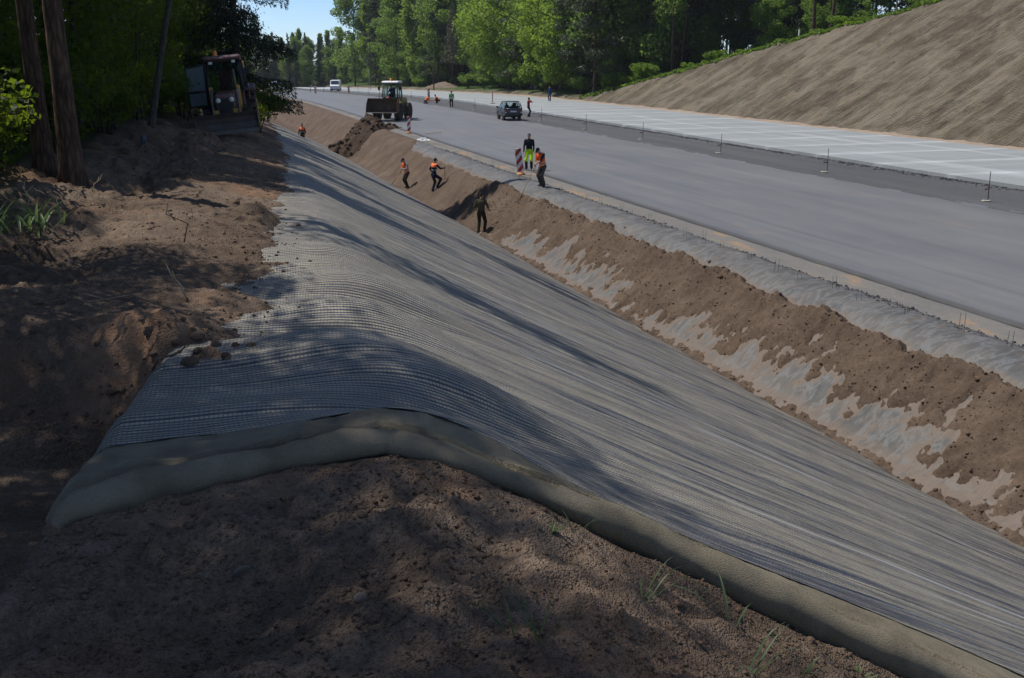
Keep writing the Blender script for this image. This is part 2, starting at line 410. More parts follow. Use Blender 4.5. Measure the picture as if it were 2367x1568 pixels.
# ---------------------------------------------------------------- left: bench, crest and soil under the mat
def seq(*segs):
    o = []
    for a, b, s0, s1 in segs:
        x = a
        while x < b - 1e-6:
            o.append(x); x += s0 + (s1 - s0) * (x - a) / (b - a)
    return np.array(o + [segs[-1][1]])
GRID_EDGE = ([-3, -.48, -.13, .41, .86, 1.22, 1.67, 2.42, 2.84, 3.55, 4.47, 5.0, 8, 12.4], [5.3, 5.62, 5.68, 5.62, 5.60, 5.38, 5.22, 5.11, 5.08, 5.02, 4.9, 4.81, 4.5, 4.2])
NOSE = ([-3, -.77, -.67, -.54, -.25, .06, .49, .94, 1.23, 1.74, 2.4, 3.0, 3.45, 5.2, 8, 12.4], [3.4, 4.40, 4.55, 4.71, 4.86, 5.0, 5.08, 5.12, 4.95, 4.70, 4.48, 4.2, 4.04, 3.55, 3.0, 2.7])
def grid_edge(X): return np.interp(X, *GRID_EDGE)
def nose(X): return np.interp(X, *NOSE)
def mat_left(Y):                      # where the backfill starts to cover the mat, metres left of the crest
    Y = np.asarray(Y, float)
    return np.interp(Y, [8.2, 9.8, 11, 13.5, 16.4, 20, 23.6, 34, 50], [1.6, 1.42, 1.24, 1.12, 1.02, .9, .8, .68, .72]) + .30 * fbm(Y * .42, Y * 0 + 3.1, 3, 11) + .26 * fbm(Y * 1.9, Y * 0 + 8.7, 3, 17) + 2.5 * sstep(8.0, 7.1, Y)
def mat_wrinkle(X, Y):
    t = X - ridge_x(Y); warp = .5 * fbm(X * .25, Y * .3, 2, 41)
    crest = np.exp(-((t + .1) / 1.1) ** 2)
    w = fbm(X * .16 + 5, (Y + warp) * 1.1, 3, 23) * (.045 + .06 * crest) + fbm(X * .10, (Y + warp) * 4.2, 3, 29) * (.028 + .004 * crest)
    near = sstep(16, 9, Y)
    w = w + near * crest * (.085 * np.sin((Y + .25 * X) * 3.4 + 1.0) + .03 * np.sin((Y - .3 * X) * 5.3))
    return w
def mat_z(X, Y):
    dip = -.10 * np.exp(-(((X - .55) / .5) ** 2 + ((Y - 9.6) / .35) ** 2))
    return smooth_left(X, Y) + trench(X, Y) * .8 + .05 + mat_wrinkle(X, Y) + dip
def soil_z(X, Y):
    t = X - ridge_x(Y); base = smooth_left(X, Y)
    bench = sstep(.2, -1.0, t); fore = sstep(.2, -.5, Y - nose(X))
    rough = .10 * fbm(X * .55, Y * 1.3, 4, 2, .6) + .07 * fbm(X * 3.7, Y * 2.6, 4, 5, .6) + .03 * fbm(X * 13, Y * 13, 3, 9, .6)
    rough = rough + .07 * np.maximum(0, fbm(X * 6, Y * 6, 4, 77, .6)) * sstep(-.2, .5, fbm(X * 1.1, Y * 1.1, 2, 79))
    # wheel ruts with lug prints running along the bench
    for x0, sl in ((-.95, .045), (.15, .05)):
        dx = X - (x0 + sl * (Y - 12)); w = np.exp(-(dx / .24) ** 2) * sstep(8.5, 10.5, Y)
        rough = rough - .05 * w + .045 * w * np.sin(Y * 26 + np.abs(dx) * 9) * sstep(-.1, .4, fbm(X * .6, Y * .35, 2, 63))
    on_mat = sstep(-.35, .15, Y - grid_edge(X))
    d = -t - mat_left(Y)
    cover = np.clip(.03 + .10 * d, -.12, .08) + .06 * fbm(X * 3.1, Y * 3.1, 4, 51, .6) + .03 * fbm(X * 11, Y * 11, 3, 53, .6)
    z_mat = base + .05 + mat_wrinkle(X, Y)
    covered = z_mat + cover * sstep(-.9, -.2, d) - .14 * sstep(-.1, -.5, d)
    far = sstep(1.0, 2.2, d)
    z_bench = covered * (1 - far) + (base + rough * 1.7 + .06) * far
    # pale dug-out heap next to the trench and dark clods beside it
    z_bench = z_bench + .20 * np.exp(-(((X + .35) / .38) ** 2 + ((Y - 8.15) / .5) ** 2)) * (1 + .5 * fbm(X * 7, Y * 7, 3, 33))
    z_bench = z_bench + .16 * np.exp(-(((X - .12) / .28) ** 2 + ((Y - 7.35) / .3) ** 2)) * (1 + .8 * fbm(X * 9, Y * 9, 3, 35))
    z_bench = z_bench + .2 * np.exp(-(((X - 1.0) / .5) ** 2 + ((Y - 15.6) / .7) ** 2)) * (1 + .6 * fbm(X * 5, Y * 5, 3, 36))
    foreground = base + rough * 1.35 - .05 * sstep(.6, 3, X) + .06 * np.exp(-((X - 1.35 - .12 * (5 - Y)) / .35) ** 2) - .10 * np.exp(-(((X - .25) / .5) ** 2 + ((Y - 3.9) / .5) ** 2))
    hem = np.exp(-((Y - nose(X)) / .22) ** 2); foreground = foreground * (1 - hem) + (base + .02 + .03 * fbm(X * 6, Y * 6, 3, 59)) * hem
    z = np.where(Y > grid_edge(X), z_bench, foreground * (1 - on_mat) + z_bench * on_mat)
    under = sstep(-.02, .12, Y - nose(X)) * sstep(1.5, .8, -t) * (1 - on_mat)
    z = z - .07 * under
    return z + trench(X, Y)
def build_left():
    ys = seq((1.2, 9, .033, .035), (9, 20, .035, .11), (20, 60, .11, .6), (60, 140, .7, 1.5), (140, 430, 4, 12))
    ts = seq((-70, -8, 4, .25), (-8, -3.5, .12, .06), (-3.5, 4.2, .04, .04), (4.2, 11, .08, .3))
    T, Y = np.meshgrid(ts, ys)
    xr = ridge_x(Y); X = np.minimum(xr + T, 12.6)
    Z = soil_z(X, Y)
    T2 = X - xr
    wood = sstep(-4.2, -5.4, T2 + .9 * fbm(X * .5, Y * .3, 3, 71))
    Z = Z + wood * (.10 * fbm(X * .5, Y * .5, 3, 73) + .05) + .05 * np.maximum(0, -T2 - 8) * sstep(12, 30, Y)
    sand = np.exp(-(((X + .40) / .42) ** 2 + ((Y - 8.25) / .55) ** 2)) * 1.5 + .8 * np.exp(-(((X + 1.6) / .5) ** 2 + ((Y - 9.4) / .3) ** 2))
    sand = np.clip(sand + .4 * fbm(X * 4, Y * 4, 3, 81) - .35, 0, 1)
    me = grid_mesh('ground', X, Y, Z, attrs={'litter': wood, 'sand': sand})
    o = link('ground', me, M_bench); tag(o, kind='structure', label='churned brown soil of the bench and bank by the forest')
build_left()

# ---------------------------------------------------------------- ditch slope, plastic sheet, shoulder
PROF = ([11.6, 12.0, 12.35, 12.75, 14.15, 14.5, 14.9, 15.35, 15.75, 17.4], [-2.02, -2.06, -2.03, -1.82, -.46, -.22, -.09, -.035, -.045, -.05])
def shoulder_z(X, Y): return np.interp(X, *PROF) + road_z(Y)
def sheet_z(X, Y):
    q = np.clip((X - 12.35) / 2.0, 0, 1.6)
    roll = sstep(14.3, 14.75, X) * sstep(15.85, 15.3, X)
    crease = .05 * np.maximum(0, fbm((Y + .8 * X) * 1.9, (X - .8 * Y) * .35, 3, 105)) * sstep(0, .2, q)
    return shoulder_z(X, Y) + .012 + crease + roll * .06 * (1 + fbm(Y * .7, X * .3, 3, 101)) + .045 * fbm(Y * 1.4 + X * .9, X * .8, 4, 103) * sstep(0, .2, q)
def ditch_soil_z(X, Y):
    q = (X - 12.35) / 2.0
    done = sstep(44, 50, Y)
    wy = Y + .9 * (X - 13.3)
    qb = .36 + .30 * fbm(wy * .27, X * .25, 3, 111) + .36 * fbm(wy * 1.1, X * .55, 4, 113, .6) + .30 * fbm(X * 4, Y * 4, 4, 114, .6) - 3 * done
    qt = 1.0 + .10 * fbm(Y * .8, Y * 0 + 5, 3, 117) + .05 * fbm(Y * 3.7, Y * 0 + 9, 3, 119)
    qt = qt * (1 - sstep(66, 72, Y)) + 1.7 * sstep(66, 72, Y)
    S = np.minimum(q - qb, (qt - q) * 1.6)
    toe = (.10 + .05 * fbm(Y * 1.3, Y * 0 + 1, 3, 121) - q) * 1.1
    S = np.maximum(S, toe)
    th = np.clip(S * .55, -.12, .10)
    lump = (.09 * fbm(X * 2.4, Y * 2.4, 4, 123, .6) + .085 * fbm(X * 6, Y * 6, 3, 127, .6)) * (1 - .75 * done)
    crest = .15 * np.exp(-((q - qt + .09) / .08) ** 2) * (.8 + 1.2 * fbm(Y * 2.2, X * 2, 3, 131)) * sstep(52, 46, Y)
    groove = -.018 * np.maximum(0, fbm(X * .7 + Y * .5, Y * 5.5, 3, 133)) * (1 - .5 * done)
    return shoulder_z(X, Y) + .012 + th + lump * sstep(-.15, .1, S) + crest + groove + .02 * done
def build_ditch():
    ys = seq((7, 30, .06, .07), (30, 60, .08, .16), (60, 110, .2, .6), (110, 150, 1, 3), (150, 430, 6, 14))
    xs = seq((11.7, 12.3, .08, .05), (12.3, 14.7, .04, .04), (14.7, 16.0, .1, .1))
    X, Y = np.meshgrid(xs, ys)
    far = sstep(66, 72, Y)
    o = link('ditch_bank', grid_mesh('ditch_bank', X, Y, ditch_soil_z(X, Y)), M_loose); tag(o, kind='structure', label='raked brown soil on the ditch bank below the asphalt')
    ys = seq((7, 40, .07, .1), (40, 74, .12, .3)); xs = seq((12.3, 15.8, .06, .06))
    X, Y = np.meshgrid(xs, ys)
    Xe = np.minimum(X, 15.55 + .16 * fbm(Y * .9, Y * 0, 3, 141))
    o = link('plastic_sheet', grid_mesh('plastic_sheet', Xe, Y, sheet_z(Xe, Y), attrs={'dust': np.clip(1 - (sheet_z(Xe, Y) - ditch_soil_z(Xe, Y)) / .13, 0, 1) * .9}), M_plastic)
    tag(o, 'long dusty grey plastic sheet wrapping the shoulder and ditch bank under loose soil', 'plastic sheet')
    # compacted sandy shoulder between sheet and asphalt
    t = NT('dusty shoulder'); v = t.pos()
    a = t.noise(t.mapped(v, (1, .35, 1)), .9, 5, .65); b = t.noise(v, 14, 4, .7)
    c = t.ramp(a, [(.36, (.125, .122, .118)), (.56, (.16, .15, .136)), (.63, (.26, .175, .11)), (.78, (.33, .215, .125))])
    c = t.mix(.25, c, t.ramp(b, [(.3, (.09, .087, .083)), (.7, (.26, .24, .21))]))
    c = t.mix(t.attr('grit'), c, (.045, .048, .055))
    sm = t.end(t.bsdf(c, .9, 0, t.bump(b, .4, .02), .2))
    ys = seq((7, 60, .12, .3), (60, 150, .4, 2), (150, 430, 6, 14)); xs = seq((15.2, 17.25, .07, .07))
    X, Y = np.meshgrid(xs, ys)
    line = np.exp(-((X - 15.66 - .12 * fbm(Y * .8, Y * 0, 3, 151)) / .075) ** 2) * sstep(-.55, -.05, fbm(Y * 1.1, X, 4, 153))
    kerb = np.exp(-((X - 17.0) / .085) ** 2)
    Z = shoulder_z(X, Y) + .016 + .012 * fbm(X * 3, Y * 3, 4, 155) - .07 * sstep(15.5, 15.25, X) * sstep(66, 60, Y) + line * .035 - .05 * kerb
    o = link('shoulder', grid_mesh('shoulder', X, Y, Z, attrs={'grit': np.clip(line + .9 * kerb, 0, 1)}), sm); tag(o, kind='structure', label='compacted sandy road shoulder with orange stains')
build_ditch()

# ---------------------------------------------------------------- road, stone strip, concrete lane, sand
def build_road():
    ys = seq((-5, 60, .25, .4), (60, 140, .5, 2), (140, 520, 5, 10))
    xs = np.concatenate([[17.0, 17.03, 17.10, 17.3], np.arange(17.8, 29.0, .4), [29.2, 29.4, 29.6]])
    X, Y = np.meshgrid(xs, ys)
    wob = .05 * fbm(Y * 1.5, Y * 0, 4, 161); edge = np.zeros_like(X); edge[:, :3] = 1; edge[:, 2] = .55
    Z = road_z(Y) + .008 * fbm(X * .3, Y * .3, 3, 163); Z[:, 0] -= .075; Z[:, 1] -= .01
    X2 = X + wob * (X < 17.5)
    X2 = X2 + .45 * fbm(Y * .35, Y * 0 + 4, 4, 165) * sstep(28.5, 29.6, X)
    o = link('asphalt_road', grid_mesh('asphalt_road', X2, Y, Z, attrs={'edge': edge}), M_asph); tag(o, kind='structure', label='smooth grey asphalt base course of the new carriageway')
    xs = np.concatenate([np.arange(29.2, 33.2, .3), np.arange(33.2, 34.25, .07)])
    X, Y = np.meshgrid(xs, ys)
    berm = np.exp(-((X - 33.95) / .22) ** 2)
    Z = road_z(Y) - .012 * sstep(30, 29.2, X) + .012 + .018 * fbm(X * 2.2, Y * 1.3, 3, 171) + berm * (.07 + .06 * fbm(X * 6, Y * 6, 3, 173)) - .035 * np.exp(-((X - 31.0) / .5) ** 2)
    o = link('crushed_stone_strip', grid_mesh('crushed_stone_strip', X, Y, Z), M_grav); tag(o, kind='structure', label='dark crushed stone strip along the concrete lane')
    # concrete lane: one bed, slabs as parts
    ys2 = seq((20, 140, 5, 5), (140, 330, 10, 10)); X, Y = np.meshgrid(np.array([34.18, 47.0]), ys2)
    bed = link('concrete_lane', grid_mesh('concrete_lane', X, Y, road_z(Y) + .12), M_slab); tag(bed, kind='structure', label='new pale concrete lane of jointed slabs')
    sb = MB().box((0, 0, 0), (12.8, 5.444, .30)); me = None; L = 5.45
    for k in range(46):
        y = 22 + k * L
        z = float(road_z(y)); dz = float(road_z(y + 2.7) - road_z(y - 2.7)) / 5.4
        if me is None: s = sb.build('slab', M_slab, bed, .006); me = s.data
        else: s = link('slab', me, None, bed)
        s.location = (40.55, y, z + .10); s.rotation_euler = (math.atan(dz), 0, 0)
    xs = seq((46.8, 49.0, .12, .12)); X, Y = np.meshgrid(xs, seq((20, 90, .3, .5), (90, 330, 1, 8)))
    Z = road_z(Y) + .16 + .24 * np.exp(-((X - 47.55) / .40) ** 2) * (.8 + .6 * fbm(X * 2, Y * 1.2, 4, 181)) + .05 * sstep(47.8, 49, X)
    o = link('sand_verge', grid_mesh('sand_verge', X, Y, Z), M_sand); tag(o, kind='structure', label='orange sand verge along the concrete lane')
build_road()

# ---------------------------------------------------------------- right: the combed cutting and the land above it, far land
def right_z(X, Y):
    z = right_land(X, Y); top = cut_top(Y); xt = 48.3 + 1.8 * (top - .12)
    sl = sstep(48.3, 49.3, X) * sstep(xt + .6, xt - .6, X)
    wy = Y + .35 * fbm(X * .3, Y * .3, 2, 191)
    g = fbm(X * .10, wy * .75, 3, 193) * .16 + np.minimum(0, fbm(X * .22, wy * 2.3, 4, 197, .6)) * .34 + .10 * fbm(X * 1.3, Y * 1.3, 3, 199)
    lip = .35 * np.exp(-((X - xt) / .7) ** 2) * (fbm(X * .7, Y * .7, 3, 201))
    return z + g * sl + lip * (top > 1) + (1 - sl) * sstep(xt, xt + 2, X) * .25 * fbm(X * .2, Y * .2, 3, 203)
def build_right():
    ys = seq((34, 60, .5, .35), (60, 126, .3, .4), (126, 170, 1, 3), (170, 430, 6, 14)); xs = seq((48.0, 76, .28, .32), (76, 190, 1.5, 10))
    X, Y = np.meshgrid(xs, ys); Z = right_z(X, Y)
    top = cut_top(Y); xt = 48.3 + 1.8 * (top - .12)
    g = sstep(-.5, 1.0, X - xt + 1.1 * fbm(X * .5, Y * .5, 3, 205))
    o = link('cut_slope', grid_mesh('cut_slope', X, Y, Z, attrs={'grass': g}), M_cut); tag(o, kind='structure', label='tall tan earth cutting with combed strips below the pine wood')
    xs = np.concatenate([np.linspace(-900, -80, 12), np.linspace(-70, 200, 20), np.linspace(240, 900, 10)]); ys = np.concatenate([np.linspace(-60, 140, 8), np.linspace(160, 600, 12), np.linspace(700, 3200, 8)])
    X, Y = np.meshgrid(xs, ys); Z = np.maximum(road_z(Y), -9) - 2.75
    o = link('terrain', grid_mesh('terrain', X, Y, Z), M_floor); tag(o, kind='structure', label='low wooded land beyond the road')
build_right()
# ---------------------------------------------------------------- erosion mat: felt under a black polymer grid, with a folded felt end
def felt_mat():
    t = NT('tan felt'); v = t.pos()
    a = t.noise(v, 2.2, 5, .6); b = t.noise(v, 170, 3, .75); fib = t.noise(t.mapped(v, (60, 260, 60), (0, 0, .6)), 1.0, 2)
    c = t.ramp(a, [(.3, (.165, .14, .10)), (.55, (.25, .215, .155)), (.75, (.34, .30, .225))])
    c = t.mix(.35, c, t.ramp(b, [(.3, (.06, .048, .03)), (.7, (.34, .29, .20))]))
    c = t.mix(t.math('MULTIPLY', t.ramp(t.noise(v, 2.6, 6, .7), [(.5, (0, 0, 0)), (.66, (1, 1, 1))]), .5), c, (.115, .09, .066))
    h = t.math('ADD', b, t.math('MULTIPLY', fib, .6))
    return t.end(t.bsdf(c, .95, 0, t.bump(h, .8, .012), .1))
def grid_mat():
    """felt seen through a black grid; strands run down the slope and along the road"""
    t = NT('polymer grid on felt'); uvn = t.n('UVMap'); v = t.pos()
    s = t.n('SeparateXYZ'); t.l(uvn.outputs[0], s.inputs[0]); U, Vv = s.outputs[0], s.outputs[1]      # U along the road, V down the slope, metres
    streak = t.noise(t.mapped(uvn.outputs[0], (1.6, .05, 1)), 1.0, 4, .65)
    streak2 = t.noise(t.mapped(uvn.outputs[0], (7, .22, 1)), 1.0, 4, .65)
    wob = t.math('MULTIPLY', t.math('SUBTRACT', t.noise(t.mapped(uvn.outputs[0], (1.2, .5, 1)), 1.0, 3), .5), .10)
    def strands(x, pitch, w):
        f = t.math('FRACT', t.math('DIVIDE', t.math('ADD', x, wob), pitch)); d = t.math('ABSOLUTE', t.math('SUBTRACT', f, .5))
        return t.math('MULTIPLY', t.math('SUBTRACT', w / 2 + .05, d), 14, clamp=True)
    g = t.math('MAXIMUM', strands(U, .042, .44), t.math('MULTIPLY', strands(Vv, .027, .22), .6))
    streak3 = t.noise(t.mapped(uvn.outputs[0], (26, .55, 1)), 1.0, 3, .65)
    tight = t.ramp(streak, [(.46, (0, 0, 0)), (.55, (1, 1, 1))])                                # places where the grid is bunched and covers more
    tight2 = t.ramp(streak2, [(.47, (0, 0, 0)), (.56, (1, 1, 1))])
    tight3 = t.ramp(streak3, [(.47, (0, 0, 0)), (.55, (1, 1, 1))])
    slope = t.math('MULTIPLY', t.math('SUBTRACT', Vv, .5), .8, clamp=True)
    a = t.noise(v, 2.2, 5, .6); b = t.noise(v, 110, 3, .7)
    felt = t.mix(.35, t.ramp(a, [(.3, (.31, .27, .185)), (.7, (.54, .48, .36))]), t.ramp(b, [(.3, (.14, .12, .08)), (.7, (.44, .39, .29))]))
    ink = t.ramp(t.noise(v, 3, 3), [(.3, (.020, .026, .042)), (.7, (.042, .052, .078))])
    cov = t.math('MAXIMUM', t.math('MULTIPLY', g, t.math('SUBTRACT', .95, t.math('MULTIPLY', slope, .20))), t.math('MULTIPLY', t.math('ADD', .40, t.math('MULTIPLY', slope, .65)), t.math('ADD', t.math('ADD', t.math('MULTIPLY', tight, .30), t.math('MULTIPLY', tight2, .42)), t.math('MULTIPLY', tight3, .42))), )
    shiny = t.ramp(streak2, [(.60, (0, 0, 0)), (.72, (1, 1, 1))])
    grain = t.noise(t.mapped(uvn.outputs[0], (60, 26, 1)), 1.0, 2, .6)
    cov = t.math('ADD', cov, t.math('MULTIPLY', t.math('SUBTRACT', grain, .5), .75), clamp=True)
    c = t.mix(cov, felt, ink)
    glint = t.math('MULTIPLY', t.ramp(t.noise(t.mapped(uvn.outputs[0], (9, .06, 1)), 1.0, 2), [(.64, (0, 0, 0)), (.70, (1, 1, 1))]), t.math('MULTIPLY', slope, .55))  # painted highlight: pale glossy streaks mixed into the base colour
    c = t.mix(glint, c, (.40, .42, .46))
    c = t.mix(t.math('MULTIPLY', t.ramp(t.noise(v, .9, 5, .7), [(.55, (0, 0, 0)), (.75, (1, 1, 1))]), .25), c, (.20, .15, .11))
    rough = t.math('SUBTRACT', .92, t.math('MULTIPLY', cov, t.math('ADD', .42, t.math('MULTIPLY', shiny, .15))))
    nrm = t.bump(t.math('ADD', t.math('MULTIPLY', g, 1.0), t.math('ADD', t.math('MULTIPLY', streak2, 4.0), t.math('MULTIPLY', streak3, 2.0))), .9, .009)
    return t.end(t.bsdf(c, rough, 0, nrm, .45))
M_felt = felt_mat(); M_gridmat = grid_mat()
def build_mat():
    root = empty('erosion_mat', (2, 8, 3.2), 0, 'long tan felt erosion mat under black plastic grid on the bank above the ditch', 'erosion mat')
    rows = 620; r = np.linspace(0, 1, rows)
    ts = seq((-2.3, 1.6, .05, .05), (1.6, 11.2, .06, .16))
    T = np.tile(ts, (rows, 1))
    xg = float(ridge_x(6.0)) + ts                                           # X of each column at the near end
    y0 = grid_edge(xg)
    e = (r ** 2.3)[:, None]
    Y = y0[None, :] * (1 - e) + 92 * e + (r[:, None] * 1.0) * 6 * (1 - e)
    X = ridge_x(Y) + T
    toe = 12.28 + .10 * fbm(Y * .5, Y * 0 + 2, 3, 211)
    X = np.minimum(X, toe)
    xb = -.46 + .17 * (Y - 5.6) - .30
    X = np.where(Y < 9.0, np.maximum(X, xb + .02 * fbm(Y * 3, X * 0, 2, 5)), X)
    Z = mat_z(X, Y)
    # close to the folded end the grid lies on the felt
    V = np.concatenate([np.zeros((rows, 1)), np.cumsum(np.hypot(np.diff(X, axis=1), np.diff(Z, axis=1)), axis=1)], 1)
    V = V - V[:, [46]]
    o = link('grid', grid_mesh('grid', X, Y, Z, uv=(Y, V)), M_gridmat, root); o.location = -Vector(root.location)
    tag(o, 'black plastic grid over the felt')
    # folded end of the felt: a flat band that rolls over into a thick rounded nose
    xs = seq((-.69, 9.5, .03, .06)); n = len(xs)
    prof = np.array([(.16, -.05), (.05, -.03), (.0, .02), (-.015, .075), (.01, .125), (.06, .16), (.12, .175), (.185, .165), (.25, .135), (.33, .09)])
    fl = .84 + .20 * sstep(1.2, 2.4, xs) + .30 * fbm(xs * 1.1, xs * 0, 3, 221)
    fl = fl * (1 - .25 * sstep(-.2, -.55, xs)) * (.1 + .9 * np.sqrt(sstep(-.70, -.56, xs)))
    wid = .82 + .25 * fbm(xs * .8, xs * 0 + 4, 3, 223)
    Yn = nose(xs) + .02 * fbm(xs * 3, xs * 0, 2, 225); Yg = grid_edge(xs) + .12
    m = 24; Xg = np.repeat(xs[:, None], len(prof) + m, 1); Yy = np.zeros_like(Xg); Zz = np.zeros_like(Xg)
    k = len(prof)
    for j, (a, h) in enumerate(prof):
        Yy[:, j] = Yn + a * wid; Zz[:, j] = smooth_left(xs, Yy[:, j]) + trench(xs, Yy[:, j]) * .85 + h * fl
    h_end = prof[-1][1] * fl; a_end = Yy[:, k - 1]
    for j in range(m):
        f = (j + 1) / m; y = a_end * (1 - f) + np.maximum(Yg, a_end + .03) * f
        fold = (.045 * fbm(xs * 1.3, y * 5, 3, 227) + .02 * fbm(xs * 4, y * 7, 2, 229)) * math.sin(math.pi * f)
        g_ = sstep(.1, .6, np.array(f))
        low = smooth_left(xs, y) + trench(xs, y) * .8 + .05 + h_end * (1 - f) ** 1.5
        Yy[:, k + j] = y; Zz[:, k + j] = low * (1 - g_) + (mat_z(xs, y) - .010 + .02 * (1 - f)) * g_ + fold * (1 - f)
    Zz += .016 * fbm(Xg * 9, Yy * 9, 3, 231) * sstep(1.0, .7, np.arange(k + m) / (k + m))[None, :] + .022 * fbm(Xg * 4.5 + Yy * 3, Yy * 2, 3, 233) * (sstep(.0, .15, np.arange(k + m) / (k + m)) * sstep(.85, .55, np.arange(k + m) / (k + m)))[None, :]
    me = grid_mesh('felt_fold', Xg.T, Yy.T, Zz.T)
    o = link('felt_fold', me, M_felt, root); o.location = -Vector(root.location); tag(o, 'folded tan felt end without grid')
build_mat()
# ---------------------------------------------------------------- trees and shrubs
def leaf_mat(name, c0, c1, trans=.45, rough=.55, tcol=None):
    t = NT(name); oi = t.n('ObjectInfo'); v = t.objc()
    nz = t.noise(v, .9, 3, .6); n2 = t.noise(v, 9, 2)
    f = t.math('ADD', t.math('MULTIPLY', nz, .7), t.math('MULTIPLY', t.math('SUBTRACT', oi.outputs['Random'], .5), .5))
    f = t.math('ADD', f, t.math('MULTIPLY', t.math('SUBTRACT', n2, .5), .5))
    c = t.ramp(f, [(.15, c0), (.7, c1)])
    b = t.bsdf(c, rough, 0, None, .3)
    tr = t.n('BsdfTranslucent'); t.l(t.mix(.55, c, tcol or tuple(min(1, x * 1.5) for x in c1)), tr.inputs['Color'])
    mx = t.n('MixShader'); mx.inputs['Fac'].default_value = trans; t.l(b, mx.inputs[1]); t.l(tr.outputs[0], mx.inputs[2])
    return t.end(mx.outputs[0])
def bark_mat(name, c0, c1, sc=(6, 6, 1.2), strength=.9):
    t = NT(name); v = t.objc()
    vo = t.n('TexVoronoi', feature='DISTANCE_TO_EDGE'); vo.inputs['Scale'].default_value = 2.2; t.l(t.mapped(v, sc), vo.inputs['Vector'])
    a = t.math('ADD', t.math('MULTIPLY', t.noise(t.mapped(v, sc), 1.5, 6, .75), .75), t.math('MULTIPLY', vo.outputs['Distance'], .9)); b = t.noise(v, 1.1, 3)
    c = t.mix(.25, t.ramp(a, [(.32, c0), (.68, c1)]), t.ramp(b, [(.3, c0), (.7, c1)]))
    return t.end(t.bsdf(c, .9, 0, t.bump(a, strength, .04), .15))
def birch_bark():
    t = NT('birch bark'); v = t.objc()
    a = t.noise(t.mapped(v, (2.5, 2.5, 9)), 1.3, 5, .7)
    c = t.ramp(a, [(.36, (.03, .028, .025)), (.46, (.30, .29, .27)), (.7, (.48, .47, .44))])
    return t.end(t.bsdf(c, .8, 0, t.bump(a, .4, .02), .2))
L_birch = leaf_mat('birch leaves', (.11, .175, .025), (.23, .32, .05), .55)
L_oak = leaf_mat('bright broad leaves', (.10, .17, .02), (.21, .30, .035), .5)
L_mid = leaf_mat('mid green leaves', (.075, .14, .025), (.17, .255, .045), .55)
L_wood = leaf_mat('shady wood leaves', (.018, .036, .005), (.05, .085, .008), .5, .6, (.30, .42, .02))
L_pine = leaf_mat('pine needles', (.04, .06, .028), (.08, .10, .045), .2)
L_spruce = leaf_mat('spruce needles', (.018, .034, .016), (.045, .07, .03), .15)
L_dead = leaf_mat('dry grey needles', (.07, .065, .05), (.13, .12, .09), .15)
L_bush = leaf_mat('shrub leaves', (.085, .15, .015), (.17, .27, .03), .55)
B_pine = bark_mat('pine bark', (.022, .015, .012), (.13, .082, .056)); B_dark = bark_mat('dark bark', (.02, .018, .014), (.07, .06, .048))
B_grey = bark_mat('grey aspen bark', (.03, .03, .025), (.10, .097, .082)); B_birch = birch_bark()
def leaf_quads(P, size, rng, up=.35, aspect=1.5, direction=None):
    n = len(P); nrm = rng.normal(size=(n, 3)); nrm[:, 2] += up * 2; nrm /= np.linalg.norm(nrm, axis=1)[:, None]
    a = rng.normal(size=(n, 3)) if direction is None else direction + rng.normal(size=(n, 3)) * .35
    a -= nrm * np.sum(a * nrm, 1)[:, None]; a /= np.linalg.norm(a, axis=1)[:, None] + 1e-9
    b = np.cross(nrm, a); s = (size * rng.uniform(.65, 1.35, n))[:, None]
    V = np.stack([P - a * s * .5, P + b * s * .5 / aspect + nrm * s * .08, P + a * s * .5, P - b * s * .5 / aspect + nrm * s * .08], 1).reshape(-1, 3)
    F = np.arange(4 * n).reshape(n, 4)
    return V, F
def crown_object(name, P, size, rng, mat, parent, up=.35, aspect=1.5, direction=None):
    V, F = leaf_quads(P, size, rng, up, aspect, direction)
    return link(name, np_mesh(name, V, F), mat, parent)
def blob(c, r, n, rng, shell=.45):
    d = rng.normal(size=(n, 3)); d /= np.linalg.norm(d, axis=1)[:, None]
    k = rng.uniform(shell ** 3, 1, n) ** (1 / 3)
    return np.array(c) + d * k[:, None] * np.array(r)
def trunk_path(h, lean, rng, wob=.25, n=8):
    ph = rng.uniform(0, 6.28, 2)
    return [(lean[0] * (i / n) ** 1.2 + wob * math.sin(ph[0] + i * .8) * i / n * .5, lean[1] * (i / n) ** 1.2 + wob * math.cos(ph[1] + i * .7) * i / n * .5, -.3 + (h + .3) * i / n) for i in range(n + 1)]
def at_h(path, z):
    for p, q in zip(path, path[1:]):
        if q[2] >= z: f = (z - p[2]) / (q[2] - p[2]); return tuple(a + (b - a) * f for a, b in zip(p, q))
    return path[-1]
def tree_root(name, label, cat='tree', group=None): return empty(name, (0, 0, 0), 0, label, cat, group)
